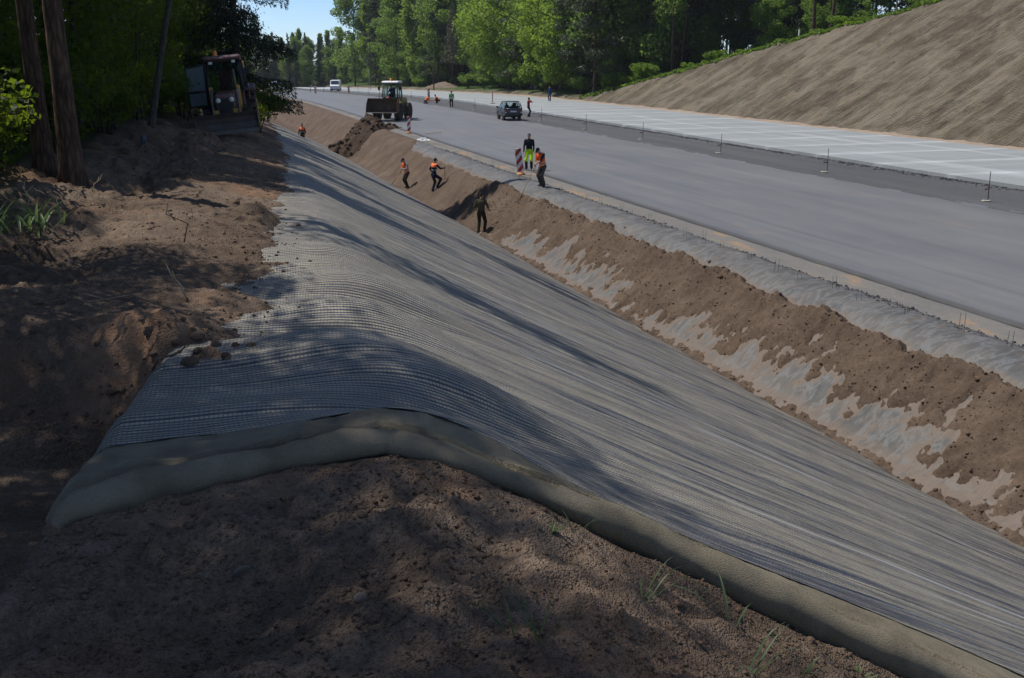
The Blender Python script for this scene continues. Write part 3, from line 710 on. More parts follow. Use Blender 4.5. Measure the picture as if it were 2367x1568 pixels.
def broad_tree(root, seed, h, base, rad, r0, nl, leaf, mat, bark, lean=(0, 0), clumps=26, shape=1.0):
    rng = np.random.default_rng(seed); path = trunk_path(h * .93, lean, rng)
    mb = MB(); mb.tube([path[0], tuple(x * .96 for x in path[0][:2]) + (.15,)] + path[1:], [r0 * 1.5, r0 * 1.1] + [r0 * (1 - .85 * i / 8) for i in range(1, 9)], 9)
    P = []
    for k in range(clumps):
        f = rng.uniform(0, 1) ** .85; z = base + (h - base) * f
        prof = math.sin(math.pi * min(1, .12 + .86 * f) ** shape) ** .7
        a = rng.uniform(0, 6.28); d = rad * prof * rng.uniform(.35, 1.0)
        o = at_h(path, min(z, h * .92)); c = (o[0] + d * math.cos(a), o[1] + d * math.sin(a), z)
        s = rad * rng.uniform(.26, .46) * (.6 + .6 * prof)
        P.append(blob(c, (s, s, s * .72), int(nl / clumps), rng, .35))
        o2 = at_h(path, max(base * .6, z - d * .75)); mid = tuple((x + y) / 2 for x, y in zip(o2, c)); mid = (mid[0], mid[1], mid[2] - .12 * d)
        mb.tube([o2, mid, c], [r0 * .28, r0 * .15, r0 * .05], 5)
    mb.build('trunk', bark, root)
    crown_object('crown', np.concatenate(P), leaf, rng, mat, root, .35)
    return root
def birch_tree(root, seed, h, base, rad, r0, nl, leaf, mat, lean=(0, 0)):
    rng = np.random.default_rng(seed); path = trunk_path(h * .97, lean, rng, .35)
    mb = MB(); mb.tube(path, [r0 * 1.25] + [r0 * (1 - .9 * i / 8) for i in range(1, 9)], 8); P = []
    ns = 70
    for k in range(ns):
        f = rng.uniform(0, 1) ** .9; z = base + (h - base) * f; prof = (1 - f) ** .55 * min(1, .45 + 1.6 * f)
        a = rng.uniform(0, 6.28); d = rad * (.25 + .75 * rng.uniform()) * max(prof, .15)
        o = at_h(path, z - d * .7); c = np.array((o[0] + d * math.cos(a), o[1] + d * math.sin(a), z))
        mb.tube([o, tuple((np.array(o) + c) / 2 + np.array((0, 0, .15 * d))), tuple(c)], [r0 * .2, r0 * .11, r0 * .04], 4)
        m = nl // ns; u = rng.uniform(0, 1, m); hang = rng.uniform(.5, 1.7)
        q = np.array(o)[None] * (1 - u[:, None]) * .6 + c[None] * (.4 + .6 * u[:, None]) + np.array(((0, 0, 0),)) if False else np.array(o) + (c - np.array(o)) * (.35 + .75 * u[:, None])
        q = q + rng.normal(size=(m, 3)) * .22 * (.5 + .16 * rad); q[:, 2] -= rng.uniform(0, 1, m) ** 1.4 * hang
        P.append(q)
    mb.build('trunk', B_birch, root)
    crown_object('crown', np.concatenate(P), leaf, rng, mat, root, .1)
    return root
def pine_tree(root, seed, h, base, rad, r0, nl, leaf, lean=(0, 0), mat=None, bark=None):
    rng = np.random.default_rng(seed); path = trunk_path(h, lean, rng, .3)
    mb = MB(); mb.tube([(path[0][0], path[0][1], -.3), (0, 0, .25)] + path[1:], [r0 * 1.6, r0 * 1.12] + [r0 * (1 - .8 * i / 8) for i in range(1, 9)], 10); P = []
    for k in range(10):                        # dead snags below the crown
        z = rng.uniform(base * .35, base); a = rng.uniform(0, 6.28); o = at_h(path, z); d = rng.uniform(.5, 1.6)
        mb.tube([o, (o[0] + d * math.cos(a), o[1] + d * math.sin(a), z + rng.uniform(-.25, .3))], [.025, .008], 4)
    nb = 34
    for k in range(nb):
        f = (k + rng.uniform()) / nb; z = base + (h - base) * f; a = rng.uniform(0, 6.28); d = rad * (1 - f * .75) * rng.uniform(.55, 1.05)
        o = at_h(path, z); tip = (o[0] + d * math.cos(a), o[1] + d * math.sin(a), z + d * rng.uniform(.0, .35))
        mb.tube([o, tip], [r0 * .22, r0 * .05], 4); s = .35 + d * .26
        for j in range(3):
            u = .5 + .25 * j; c = tuple(x + (y - x) * u for x, y in zip(o, tip))
            P.append(blob((c[0] + rng.normal() * .2, c[1] + rng.normal() * .2, c[2] + .1), (s, s, s * .42), nl // (nb * 3), rng, .2))
    mb.build('trunk', bark or B_pine, root)
    crown_object('crown', np.concatenate(P), leaf, rng, mat or L_pine, root, .1, 3.2)
    return root
def spruce_tree(root, seed, h, base, rad, r0, nl, leaf, mat=None, bark=None, droop=.35):
    rng = np.random.default_rng(seed); path = [(0, 0, -.3), (0, 0, h * .5), (0, 0, h)]
    mb = MB(); mb.tube(path, [r0, r0 * .6, .02], 9); P = []; D = []
    nb = int(h * 8)
    for k in range(nb):
        f = (k + rng.uniform()) / nb; z = base + (h - base) * f; d = rad * (1 - f) ** .8 * rng.uniform(.72, 1.08) + .15; a = rng.uniform(0, 6.28)
        dx, dy = math.cos(a), math.sin(a)
        pts = [(0, 0, z), (dx * d * .5, dy * d * .5, z - droop * d * .42), (dx * d, dy * d, z - droop * d * .62)]
        mb.tube(pts, [.035 * (1 - f) + .01, .02, .006], 4)
        m = max(12, int(nl / nb * (1.6 - 1.2 * f))); u = rng.uniform(.12, 1.0, m)
        q = np.where(u[:, None] < .5, np.array(pts[0]) + (np.array(pts[1]) - np.array(pts[0])) * (u[:, None] * 2), np.array(pts[1]) + (np.array(pts[2]) - np.array(pts[1])) * (u[:, None] * 2 - 1))
        side = rng.normal(size=m) * .22 * d * (1.1 - u); q[:, 0] += -dy * side; q[:, 1] += dx * side; hang = rng.uniform(0, 1, m) ** 1.3 * (.15 + .16 * d); q[:, 2] -= hang
        P.append(q); D.append(np.stack([np.full(m, dx * .6), np.full(m, dy * .6), np.full(m, -.8)], 1))
    mb.build('trunk', bark or B_dark, root)
    crown_object('crown', np.concatenate(P), leaf, rng, mat or L_spruce, root, .1, 3.4, np.concatenate(D))
    return root
def bush(root, seed, h, rad, nl, leaf, mat, stems=7):
    rng = np.random.default_rng(seed); mb = MB(); P = []
    for k in range(stems):
        a = rng.uniform(0, 6.28); d = rad * rng.uniform(.15, .8); z = h * rng.uniform(.5, .9); tip = (d * math.cos(a), d * math.sin(a), z)
        mb.tube([(.1 * math.cos(a), .1 * math.sin(a), -.1), (tip[0] * .4, tip[1] * .4, z * .55), tip], [.03, .02, .008], 5)
        for j in range(3):
            u = .45 + .3 * j; s = rad * rng.uniform(.25, .45); P.append(blob((tip[0] * u, tip[1] * u, z * (.4 + .6 * u * .8)), (s, s, s * .7), nl // (stems * 3), rng, .2))
    mb.build('stem', B_dark, root); crown_object('foliage', np.concatenate(P), leaf, rng, mat, root, .4)
    return root
placed = {}
def put(proto, x, y, z, rz, s=1.0, label=None, group=None, sz=None, tilt=None):
    """first call moves the prototype itself, later ones copy it with its parts"""
    if proto.name not in placed: placed[proto.name] = 1; o = proto
    else: o = copy_tree(proto)
    o.location = (x, y, z); o.rotation_euler = (tilt[0] if tilt else 0, tilt[1] if tilt else 0, rz); o.scale = (s, s, sz or s)
    return tag(o, label, None, group)
def left_z(x, y): return float(soil_z(np.array([x]), np.array([y]))[0])
def wood_z(x, y): return left_z(x, y) + .05 * max(0, -(x - float(ridge_x(y))) - 8) * float(sstep(12, 30, y))
def rz_(x, y): return float(right_z(np.array([x]), np.array([y]))[0])

def build_trees():
    rng = np.random.default_rng(42); U = rng.uniform
    # ---- wood beside the camera (left bank)
    def fit(x, y, h, r):                       # edge trees stay low so that their shade ends on the upper bank
        lim = float(ridge_x(max(6, y - .48 * h))) + 1.5
        if 9.8 < y - .29 * h * .6 < 17.5: lim = -1.0
        return min(1.12, max(.42, (lim - x) / (.4 * h + r))) * U(.88, 1.08)
    G1 = 'trees of the shady wood behind the bench'
    big = pine_tree(tree_root('pine_tree', 'thick pine trunk standing at the edge of the bench soil', 'tree', G1), 11, 14, 8.5, 1.9, .175, 900, .24, (-.35, .3))
    put(big, -1.66, 18.9, wood_z(-1.66, 18.9), 0)
    o = put(big, -2.15, 19.6, wood_z(-2.15, 19.6), 2.1, .93, 'second thick pine trunk close behind the pine at the bench edge', G1)
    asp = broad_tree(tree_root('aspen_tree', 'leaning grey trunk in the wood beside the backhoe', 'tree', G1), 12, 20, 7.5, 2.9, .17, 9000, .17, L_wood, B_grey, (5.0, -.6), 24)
    put(asp, -.65, 34.5, wood_z(-.65, 34.5), 0, .66)
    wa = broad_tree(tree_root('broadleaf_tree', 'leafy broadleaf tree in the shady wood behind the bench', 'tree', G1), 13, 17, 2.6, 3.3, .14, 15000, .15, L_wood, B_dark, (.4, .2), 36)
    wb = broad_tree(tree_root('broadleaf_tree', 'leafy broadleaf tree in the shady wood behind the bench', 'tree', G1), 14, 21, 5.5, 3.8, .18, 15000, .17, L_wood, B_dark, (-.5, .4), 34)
    wc = broad_tree(tree_root('sapling', 'thin leafy sapling in the shady wood behind the bench', 'sapling', 'saplings in the shady wood'), 15, 6.5, .9, 1.5, .04, 4200, .13, L_wood, B_dark, (.3, .1), 20)
    wd = pine_tree(tree_root('pine_tree', 'slim dark pine standing deep in the wood behind the bench', 'tree', G1), 16, 22, 9, 2.8, .16, 5000, .26)
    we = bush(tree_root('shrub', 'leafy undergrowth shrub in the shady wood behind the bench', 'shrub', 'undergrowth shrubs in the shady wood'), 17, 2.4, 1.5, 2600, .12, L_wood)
    spots_a = [(-4.8, 11.6), (-2.2, 28.5), (-6.8, 18.0), (-5.2, 32), (-1.9, 43), (-9.5, 15), (-11, 30), (-7, 40), (-3.2, 52), (.3, 57), (-12, 20), (-13.5, 38), (-8, 50), (-5.5, 60), (-1.5, 66), (2.0, 74), (-16, 27), (-17, 45), (-11, 57), (4, 90), (0, 84)]
    for i, (x, y) in enumerate(spots_a): put(wa, x, y, wood_z(x, y), U(0, 6.28), fit(x, y, 17, 3.3))
    spots_b = [(-3.5, 13.6), (-6.2, 8.6), (-9.2, 20.5), (-7.5, 28), (-3.6, 36.5), (-6, 46), (-.8, 48.5), (-14, 33), (-10.5, 44), (-5, 54), (-2, 60), (2.4, 66), (-19, 36), (-8.5, 11.5), (-13, 14), (-18, 20), (-20, 30), (-24, 42), (-15, 55), (1, 98), (4, 115), (-3, 105), (-9, 75), (-14, 68)]  # the ones nearest the camera stand out of view, added to shade the foreground
    for i, (x, y) in enumerate(spots_b): put(wb, x, y, wood_z(x, y), U(0, 6.28), fit(x, y, 21, 3.8))
    for x, y in [(-3.0, 31), (-6.5, 35), (-2.6, 39), (-9, 33), (-4.4, 44), (-1.2, 54), (-13, 46), (-6, 15.5)]: put(wd, x, y, wood_z(x, y), U(0, 6.28), fit(x, y, 22, 2.8))
    for x, y in [(-2.9, 21.6), (-2.3, 24.6), (-1.5, 30.6), (-2.6, 34), (-1.0, 39), (-5.6, 24), (-3.4, 27.5), (-.4, 45), (-5.0, 30), (-4.6, 38), (-2.6, 46), (-7, 20), (-6.2, 27)]: put(wc, x, y, wood_z(x, y), U(0, 6.28), U(.7, 1.2))
    for x, y in [(-2.85, 17.7), (-3.3, 19.4), (-2.5, 22.6), (-3.9, 22), (-2.4, 26.6), (-3.4, 24.8), (-1.7, 29), (-3, 29.6), (-1.8, 33.2), (-3.2, 33.6), (-1.2, 37), (-2.6, 41), (-.6, 41.6), (.4, 47), (-.9, 50), (-4.9, 16.4), (-4.9, 20), (-4.6, 26), (-1.4, 45.6), (.9, 50.6), (2.6, 54.5), (3.6, 52.6), (4.0, 56), (-6, 24.5), (-5, 35)]: put(we, x, y, wood_z(x, y) - .1, U(0, 6.28), U(.7, 1.25))
    for x, y, s in ((-4.9, 8.0, 1.4),): put(wc, x, y, wood_z(x, y), U(0, 6.28), s)  # unseen sapling beside the camera, added to dapple the foreground with shade
    sp = spruce_tree(tree_root('spruce_tree', 'tall dark spruce with drooping branches right behind the backhoe', 'tree', G1), 21, 24, 1.6, 3.1, .22, 64000, .20)
    put(sp, 3.3, 57.5, wood_z(3.3, 57.5), .4)
    sp2 = spruce_tree(tree_root('spruce_tree', 'dark spruce inside the shady wood behind the bench', 'tree', G1), 22, 21, 1.8, 2.6, .18, 24000, .24)
    for x, y in [(-.4, 61), (.9, 70), (-9, 37), (-13, 25), (-3.6, 57)]: put(sp2, x, y, wood_z(x, y), U(0, 6.28), U(.85, 1.1))
    # ---- forest beyond the concrete lane
    G2 = 'trees of the forest beyond the concrete lane'
    bi = [birch_tree(tree_root('birch_tree', 'tall pale green birch in the forest beyond the concrete lane', 'tree', G2), 31 + k, 22 + k, 3, 4.0 + .3 * k, .15, 13000, .36, L_birch) for k in range(2)]
    oa = [broad_tree(tree_root('broadleaf_tree', l, 'tree', G2), 35 + k, 15 + 4 * k, 1.2 + k, 4.0 + .4 * k, .15, 13000, .36, m, B_dark, (0, 0), 40) for k, (m, l) in enumerate([(L_oak, 'bright yellow green broadleaf tree in the forest beyond the concrete lane'), (L_mid, 'mid green broadleaf tree in the forest beyond the concrete lane')])]
    pi = [pine_tree(tree_root('pine_tree', 'tall dark pine in the forest beyond the concrete lane', 'tree', G2), 41 + k, 23 + 2 * k, 9 + 2 * k, 3.0, .16, 6500, .36) for k in range(2)]
    pl = pine_tree(tree_root('pine_tree', 'dense low branched pine at the forest edge beyond the concrete lane', 'tree', G2), 45, 17, 1.5, 3.2, .15, 9000, .36)
    spr = spruce_tree(tree_root('spruce_tree', 'pointed dark spruce in the forest beyond the concrete lane', 'tree', G2), 47, 21, 1, 3.0, .18, 14000, .34)
    bu = [bush(tree_root('shrub', l, 'shrub', g), 51 + k, 2.6, 1.7, 2600, .22, m) for k, (m, l, g) in enumerate([(L_bush, 'bright green shrub on the grassy lip of the cutting', 'shrubs along the lip of the cutting'), (L_mid, 'green shrub at the forest foot beyond the concrete lane', 'shrubs at the forest foot')])]
    # front row along the verge, hand ordered by the kinds seen, then rows behind
    front = [(50.6, 127, 'L'), (53.5, 129, 'm'), (50.8, 132, 'L'), (52.5, 135.5, 'o'), (51.2, 139.5, 'o'), (54.5, 138, 'b'), (52.4, 144, 'm'), (51, 148, 'o'), (54, 150.5, 'p'), (52, 154, 'b'), (51.2, 159, 'L'), (54, 162, 'b'), (51.6, 166, 'o'), (55.5, 168, 's'), (55.5, 176, 'L'), (57.5, 171, 'b'), (57, 183, 'o'), (59.5, 179, 'b'), (53, 176, 'o'), (57.5, 192, 'L'), (60.5, 198, 'b'), (58, 205, 'm'), (59, 213, 'b'), (52.5, 218, 'L'), (55, 226, 's'), (51, 232, 'b'), (53, 240, 'b'), (50.5, 250, 'm'), (52, 262, 's'), (50, 276, 'L'), (51, 290, 'b'), (49.5, 305, 'm')]
    for x in np.arange(56, 96, 4.6):
        for y in np.arange(124, 330, 7.5 + (x - 56) * .12):
            if 190 < y < 220 and x < 59: continue
            front.append((x + U(-1.8, 1.8), y + U(-3, 3), rng.choice(list('bbbppsmoL'))))
    kinds = {'b': bi, 'o': [oa[0]], 'm': [oa[1]], 'p': pi, 'L': [pl], 's': [spr]}
    for i, (x, y, k) in enumerate(front):
        p = kinds[k][i % len(kinds[k])]; put(p, x, y, rz_(x, y) - .1, U(0, 6.28), U(1.1, 1.45))
    # pine wood above the cutting: bare trunks in front of a dark interior
    tr = pine_tree(tree_root('pine_tree', 'tall bare pine trunk in the wood above the cutting', 'tree', 'trunks of the wood above the cutting'), 61, 25, 11, 3.0, .17, 5500, .36)
    tb = birch_tree(tree_root('birch_tree', 'slim pale birch trunk in the wood above the cutting', 'tree', 'trunks of the wood above the cutting'), 63, 20, 7, 2.4, .10, 5000, .30, L_mid)
    n = 0
    while n < 74:
        y = U(58, 126); xt = 48.3 + 1.8 * (float(cut_top(y)) - .12); x = xt + 3.0 + U(0, 1) ** 1.3 * 34
        put(tr if rng.random() < .68 else tb, x, y, rz_(x, y) - .1, U(0, 6.28), U(.8, 1.15), tilt=(U(-.04, .04), U(-.05, .05))); n += 1
    for k in range(16):
        y = U(62, 126); xt = 48.3 + 1.8 * (float(cut_top(y)) - .12); x = xt + 9 + U(0, 26); put((spr, pl)[k % 2], x, y, rz_(x, y), U(0, 6.28), U(.55, .95))
    ud = copy_tree(oa[1]); tag(ud, 'young leafy tree among the trunks above the cutting', None, 'young trees above the cutting')
    for k in range(34):
        y = U(62, 125); xt = 48.3 + 1.8 * (float(cut_top(y)) - .12); x = xt + 4.5 + U(0, 16); put(ud, x, y, rz_(x, y), U(0, 6.28), U(.28, .62))
    for k in range(22):
        y = 70 + k * 2.15 + U(-1, 1); xt = 48.3 + 1.8 * (float(cut_top(y)) - .12); x = xt + U(.9, 3.6); put(bu[0], x, y, rz_(x, y) - .3, U(0, 6.28), U(.25, .6) * (1.7 if k % 6 == 0 else 1))
    for k in range(14):
        y = 118 + k * 1.0 + U(-.5, .5); x = 51.5 + U(0, 4); xt = 48.3 + 1.8 * (float(cut_top(y)) - .12); x = max(x, xt + 1); put(bu[0], x, y, rz_(x, y) - .2, U(0, 6.28), U(.6, 1.1))
    for k in range(30):
        y = 130 + k * 5 + U(-2, 2); x = 50.2 + U(0, 2) + (5.5 if 190 < y < 220 else 0); put(bu[1], x, y, rz_(x, y) - .1, U(0, 6.28), U(.6, 1.3))
    yt = copy_tree(oa[1]); tag(yt, 'young leafy tree at the forest foot beyond the concrete lane', None, 'young trees at the forest foot')
    for k in range(34):
        y = 127 + k * 5.2 + U(-2, 2); x = 51.5 + U(0, 3.5) + (7 if 190 < y < 222 else 0); put(yt, x, y, rz_(x, y) - .1, U(0, 6.28), U(.3, .6))
    dead = spruce_tree(tree_root('dead_spruce', 'bare grey dead conifer on the sandy mound beyond the concrete lane', 'tree'), 71, 14, 3.5, 3.0, .16, 2600, .34, L_dead, B_pine, .15)
    put(dead, 52.5, 206, rz_(52.5, 206) + 1.5, 0)
    # ---- wood at the far end of the road
    G3 = 'trees at the far end of the road'
    fk = []
    for p, l in ((bi[0], 'hazy pale birch in the wood at the far end of the road'), (oa[1], 'hazy broadleaf tree in the wood at the far end of the road'), (spr, 'hazy pointed spruce in the wood at the far end of the road')):
        c = copy_tree(p); tag(c, l, None, G3); fk.append(c)
    for r_ in range(4):
        for x in np.arange(-60, 60, 4.2):
            X_, Y_ = x + U(-2, 2), 345 + r_ * 16 + U(-5, 5); p = fk[int(rng.choice([0, 0, 1, 1, 2]))]
            hgt = U(.66, .88) + .04 * r_
            put(p, X_, Y_, max(float(road_z(Y_)), -9) - 1.5, U(0, 6.28), hgt)
build_trees()
# ---------------------------------------------------------------- people: one continuous skin per person, garments as parts
def V3(*a): return np.array(a, float)
def unit(v): return v / (np.linalg.norm(v) + 1e-9)
def ik(a, b, l1, l2, pole):
    """joint between a and b for bone lengths l1, l2, bent towards pole"""
    d = b - a; L = np.linalg.norm(d); L2 = min(L, (l1 + l2) * .999); u = unit(d)
    x = (l1 * l1 - l2 * l2 + L2 * L2) / (2 * L2); h = math.sqrt(max(0, l1 * l1 - x * x))
    p = pole - u * np.dot(pole, u)
    return a + u * x + unit(p) * h, a + u * L2
def capsule(a, b, ra, rb, n=10):
    d = unit(b - a); s = unit(np.cross(d, V3(.3, .7, .2))); t = np.cross(d, s); rings = []
    for k in (-1.0, -.7, -.3): rings.append((a + d * ra * k, ra * math.sqrt(max(0.0004, 1 - k * k))))
    rings += [(a, ra), (b, rb)]
    for k in (.3, .7, 1.0): rings.append((b + d * rb * k, rb * math.sqrt(max(0.0004, 1 - k * k))))
    V = np.array([c + (s * math.cos(q) + t * math.sin(q)) * r for c, r in rings for q in np.linspace(0, 2 * math.pi, n, endpoint=False)])
    return V, loft_faces(len(rings), n)
def loft_faces(m, n):
    F = [(i * n + k, i * n + (k + 1) % n, (i + 1) * n + (k + 1) % n, (i + 1) * n + k) for i in range(m - 1) for k in range(n)]
    return F + [tuple(range(n))[::-1], tuple((m - 1) * n + k for k in range(n))]
def ellipse_loft(rings, n=16):
    """rings: (centre, side vector*rx, front vector*ry)"""
    V = np.array([c + sx * math.cos(q) + fy * math.sin(q) for c, sx, fy in rings for q in np.linspace(0, 2 * math.pi, n, endpoint=False)])
    return V, loft_faces(len(rings), n)
SKIN = (.42, .25, .17)
def cloth(name, c): return plain('cloth ' + name, c, .9, 0, .22, 9, .5, .1)
def person(loc, face, label, shirt, trousers, feet, hands, lean=(0, 0), hip=.92, head=(0, 0), h=1.76, boots=None, sleeves='long', vest=None, cap=None, vest_full=True, hair=(.05, .035, .025), poles=None, knees=None, hold=(None, None), vox=.011, bands=True, shin=None, shoulder_patch=None, hip_xy=(0, 0), twist=0, group=None):
    """loc: ground point; face: heading (radians from +Y towards +X); feet/hands: L and R targets in the person's own frame (x right, y ahead, z up)"""
    s = h / 1.76
    sh_l, fa_l, th, shn = .29 * s, .265 * s, .43 * s, .44 * s
    hipc = V3(hip_xy[0], hip_xy[1], hip * s)
    lf, ls = lean
    upv = unit(V3(ls, math.sin(lf), math.cos(lf))); fwd = unit(V3(0, math.cos(lf), -math.sin(lf))); side = unit(np.cross(fwd, upv))
    tw = twist; sside = unit(side * math.cos(tw) + fwd * math.sin(tw)); sfwd = unit(np.cross(upv, sside))
    waist = hipc + upv * .13 * s; chest = hipc + upv * .36 * s; neck = hipc + upv * .54 * s
    hp, hy = head
    hu = unit(upv * math.cos(hp) + sfwd * math.sin(hp)); hf = unit(sfwd * math.cos(hp) - upv * math.sin(hp)); hs = unit(np.cross(hf, hu))
    hf2 = unit(hf * math.cos(hy) + hs * math.sin(hy)); hs2 = unit(np.cross(hf2, hu))
    hc = neck + hu * .185 * s + hf2 * .02 * s
    parts = []                                            # (V, F, region)
    segs = []                                             # (a, b, ra, rb, region)
    def cap_(a, b, ra, rb, reg): parts.append(capsule(a, b, ra, rb)); segs.append((a, b, ra, rb, reg))
    R_ = lambda c, rx, ry, sd=side, fw=fwd: (c, sd * rx * s, fw * ry * s)
    parts.append(ellipse_loft([R_(hipc - upv * .10 * s, .12, .09), R_(hipc - upv * .04 * s, .168, .115), R_(hipc + upv * .03 * s, .17, .12), R_(waist + upv * .02 * s, .152, .108), R_(waist + upv * .12 * s, .165, .115, sside, sfwd), R_(chest, .185, .125, sside, sfwd), R_(chest + upv * .09 * s, .19, .118, sside, sfwd), R_(neck - upv * .035 * s, .15, .09, sside, sfwd), R_(neck, .075, .068, sside, sfwd)]))
    segs.append((hipc - upv * .05 * s, hipc + upv * .04 * s, .15 * s, .15 * s, 'hips')); segs.append((hipc + upv * .14 * s, chest + upv * .1 * s, .14 * s, .15 * s, 'torso'))
    cap_(neck - upv * .02 * s, hc - hu * .05 * s, .062 * s, .058 * s, 'skin')
    E = lambda k, rx, ry, off=0: (hc + hu * k * s + hf2 * off * s, hs2 * rx * s, hf2 * ry * s)
    parts.append(ellipse_loft([E(-.118, .03, .035, .045), E(-.10, .052, .062, .025), E(-.06, .066, .085, .008), E(-.01, .073, .095), E(.04, .077, .099, -.004), E(.08, .07, .088, -.008), E(.108, .048, .06, -.01), E(.122, .015, .02, -.01)], 14))
    segs.append((hc - hu * .05 * s, hc + hu * .05 * s, .08 * s, .085 * s, 'head'))
    cap_(hc + hf2 * .095 * s + hu * .01 * s, hc + hf2 * .113 * s - hu * .028 * s, .010 * s, .016 * s, 'nose')
    for e in (-1, 1): cap_(hc + hs2 * e * .076 * s - hf2 * .01 * s - hu * .02 * s, hc + hs2 * e * .082 * s - hf2 * .015 * s + hu * .02 * s, .013 * s, .016 * s, 'nose')
    J = {}
    for e, i in ((-1, 0), (1, 1)):
        sh = neck - upv * .055 * s + sside * e * .185 * s
        tgt = V3(*hands[i]); pole = V3(*(poles[i] if poles else (e * .5, -1, -.4)))
        el, wr = ik(sh, tgt, sh_l, fa_l, pole)
        cap_(neck - upv * .05 * s + sside * e * .08 * s, sh, .072 * s, .066 * s, 'sleeve')
        fr = .038 if sleeves == 'long' else .03
        cap_(sh, el, .066 * s, .052 * s, 'sleeve'); cap_(el, wr, (.05 if sleeves == 'long' else .043) * s, fr * s, 'forearm')
        # hand: palm, four curled fingers of unequal length, thumb from the side of the palm
        hd = unit(unit(wr - el) + (V3(*hold[i]) * .8 if hold[i] is not None else V3(0, 0, -.25)))
        pn = unit(np.cross(hd, V3(0, 0, 1)) * e + V3(.01, .02, 0)); ac = unit(np.cross(hd, pn))
        palm = wr + hd * .075 * s
        parts.append(ellipse_loft([(wr, ac * .026 * s, pn * .018 * s), (wr + hd * .03 * s, ac * .036 * s, pn * .017 * s), (palm, ac * .042 * s, pn * .015 * s), (palm + hd * .01 * s, ac * .038 * s, pn * .012 * s)], 10)); segs.append((wr, palm, .03 * s, .035 * s, 'skin'))
        for q, L in zip((-1.5, -.5, .5, 1.5), (.058, .072, .078, .068)):
            k0 = palm + ac * q * .0205 * s; k1 = k0 + unit(hd + pn * .55) * L * .55 * s; k2 = k1 + unit(hd * .2 + pn) * L * .55 * s
            cap_(k0, k1, .0095 * s, .009 * s, 'skin'); cap_(k1, k2, .009 * s, .0075 * s, 'skin')
        t0 = wr + hd * .03 * s + ac * .03 * s; t1 = t0 + unit(hd * .7 + ac * .9 + pn * .4) * .04 * s
        cap_(t0, t1, .012 * s, .0105 * s, 'skin'); cap_(t1, t1 + unit(hd + pn * .6) * .03 * s, .0105 * s, .009 * s, 'skin')
        hj = hipc - upv * .05 * s + side * e * .092 * s
        ft = V3(*feet[i][:3]); yaw = feet[i][3] if len(feet[i]) > 3 else e * .15; toe = unit(V3(math.sin(yaw), math.cos(yaw), feet[i][4] if len(feet[i]) > 4 else 0))
        an = ft + V3(0, 0, .095 * s); kp = V3(*(knees[i] if knees else (e * .12, 1, 0)))
        kn, an = ik(hj, an, th, shn, kp)
        cap_(hj, kn, .105 * s, .078 * s, 'thigh'); cap_(kn, an, .078 * s, .068 * s, 'shin')
        heel = an - V3(0, 0, .055 * s) - toe * .05 * s
        parts.append(ellipse_loft([(heel - toe * .02 * s, np.cross(toe, V3(0, 0, 1)) * .03 * s, V3(0, 0, 1) * .03 * s), (heel + toe * .03 * s, np.cross(toe, V3(0, 0, 1)) * .042 * s, V3(0, 0, 1) * .042 * s), (heel + toe * .15 * s, np.cross(toe, V3(0, 0, 1)) * .05 * s, V3(0, 0, 1) * .036 * s), (heel + toe * .235 * s, np.cross(toe, V3(0, 0, 1)) * .032 * s, V3(0, 0, 1) * .026 * s)], 10))
        segs.append((heel, heel + toe * .2 * s, .045 * s, .04 * s, 'boot')); cap_(an - V3(0, 0, .03), an + (kn - an) * .16, .048 * s, .05 * s, 'boot')
        J[i] = (wr, palm, hd)
    V = []; F = []
    for v, f in parts:
        b = sum(len(x) for x in V); V.append(v); F += [tuple(b + i for i in q) for q in f]
    me = bpy.data.meshes.new('tmp'); me.from_pydata(np.concatenate(V).tolist(), [], F); bm = bmesh.new(); bm.from_mesh(me); bmesh.ops.recalc_face_normals(bm, faces=bm.faces); bm.to_mesh(me); bm.free()
    tmp = bpy.data.objects.new('tmp', me); col.objects.link(tmp)
    md = tmp.modifiers.new('r', 'REMESH'); md.mode = 'VOXEL'; md.voxel_size = vox; md.use_smooth_shade = True
    sm = tmp.modifiers.new('s', 'SMOOTH'); sm.iterations = 2; sm.factor = .5
    dg = bpy.context.evaluated_depsgraph_get(); body = bpy.data.meshes.new_from_object(tmp.evaluated_get(dg))
    bpy.data.objects.remove(tmp); bpy.data.meshes.remove(me); body.name = 'person'
    n = len(body.polygons); C_ = np.empty(n * 3); body.polygons.foreach_get('center', C_); C_ = C_.reshape(-1, 3)
    Nn = np.empty(n * 3); body.polygons.foreach_get('normal', Nn); Nn = Nn.reshape(-1, 3)
    best = np.full(n, 1e9); reg = np.zeros(n, int); names = sorted({x[4] for x in segs})
    for a, b, ra, rb, r_ in segs:
        d = b - a; u = np.clip(((C_ - a) @ d) / (d @ d + 1e-12), 0, 1); dist = np.linalg.norm(C_ - a - u[:, None] * d, axis=1) - (ra + (rb - ra) * u)
        k = dist < best; best[k] = dist[k]; reg[k] = names.index(r_)
    isr = lambda *rs: np.isin(reg, [names.index(r_) for r_ in rs if r_ in names])
    m_skin = plain('skin', SKIN, .6, 0, .1, 12, 0, .3); m_sh = cloth(*shirt); m_tr = cloth(*trousers); m_bt = cloth(*(boots or ('black boots', (.018, .017, .016))))
    mats = [m_skin, m_sh, m_tr, m_bt]
    for m in mats: body.materials.append(m)
    idx = np.zeros(n, int)
    idx[isr('torso', 'sleeve')] = 1; idx[isr('hips', 'thigh', 'shin')] = 2; idx[isr('boot')] = 3; idx[isr('forearm')] = 1 if sleeves == 'long' else 0
    if shin: body.materials.append(cloth(*shin)); k = isr('shin'); idx[k] = np.where((C_[k][:, 2] < .40 * s) & (C_[k][:, 2] > .0), 4, 2)
    up_ = (C_ - hipc) @ upv
    idx[isr('hips') & (up_ > .075 * s)] = 1
    body.polygons.foreach_set('material_index', idx)
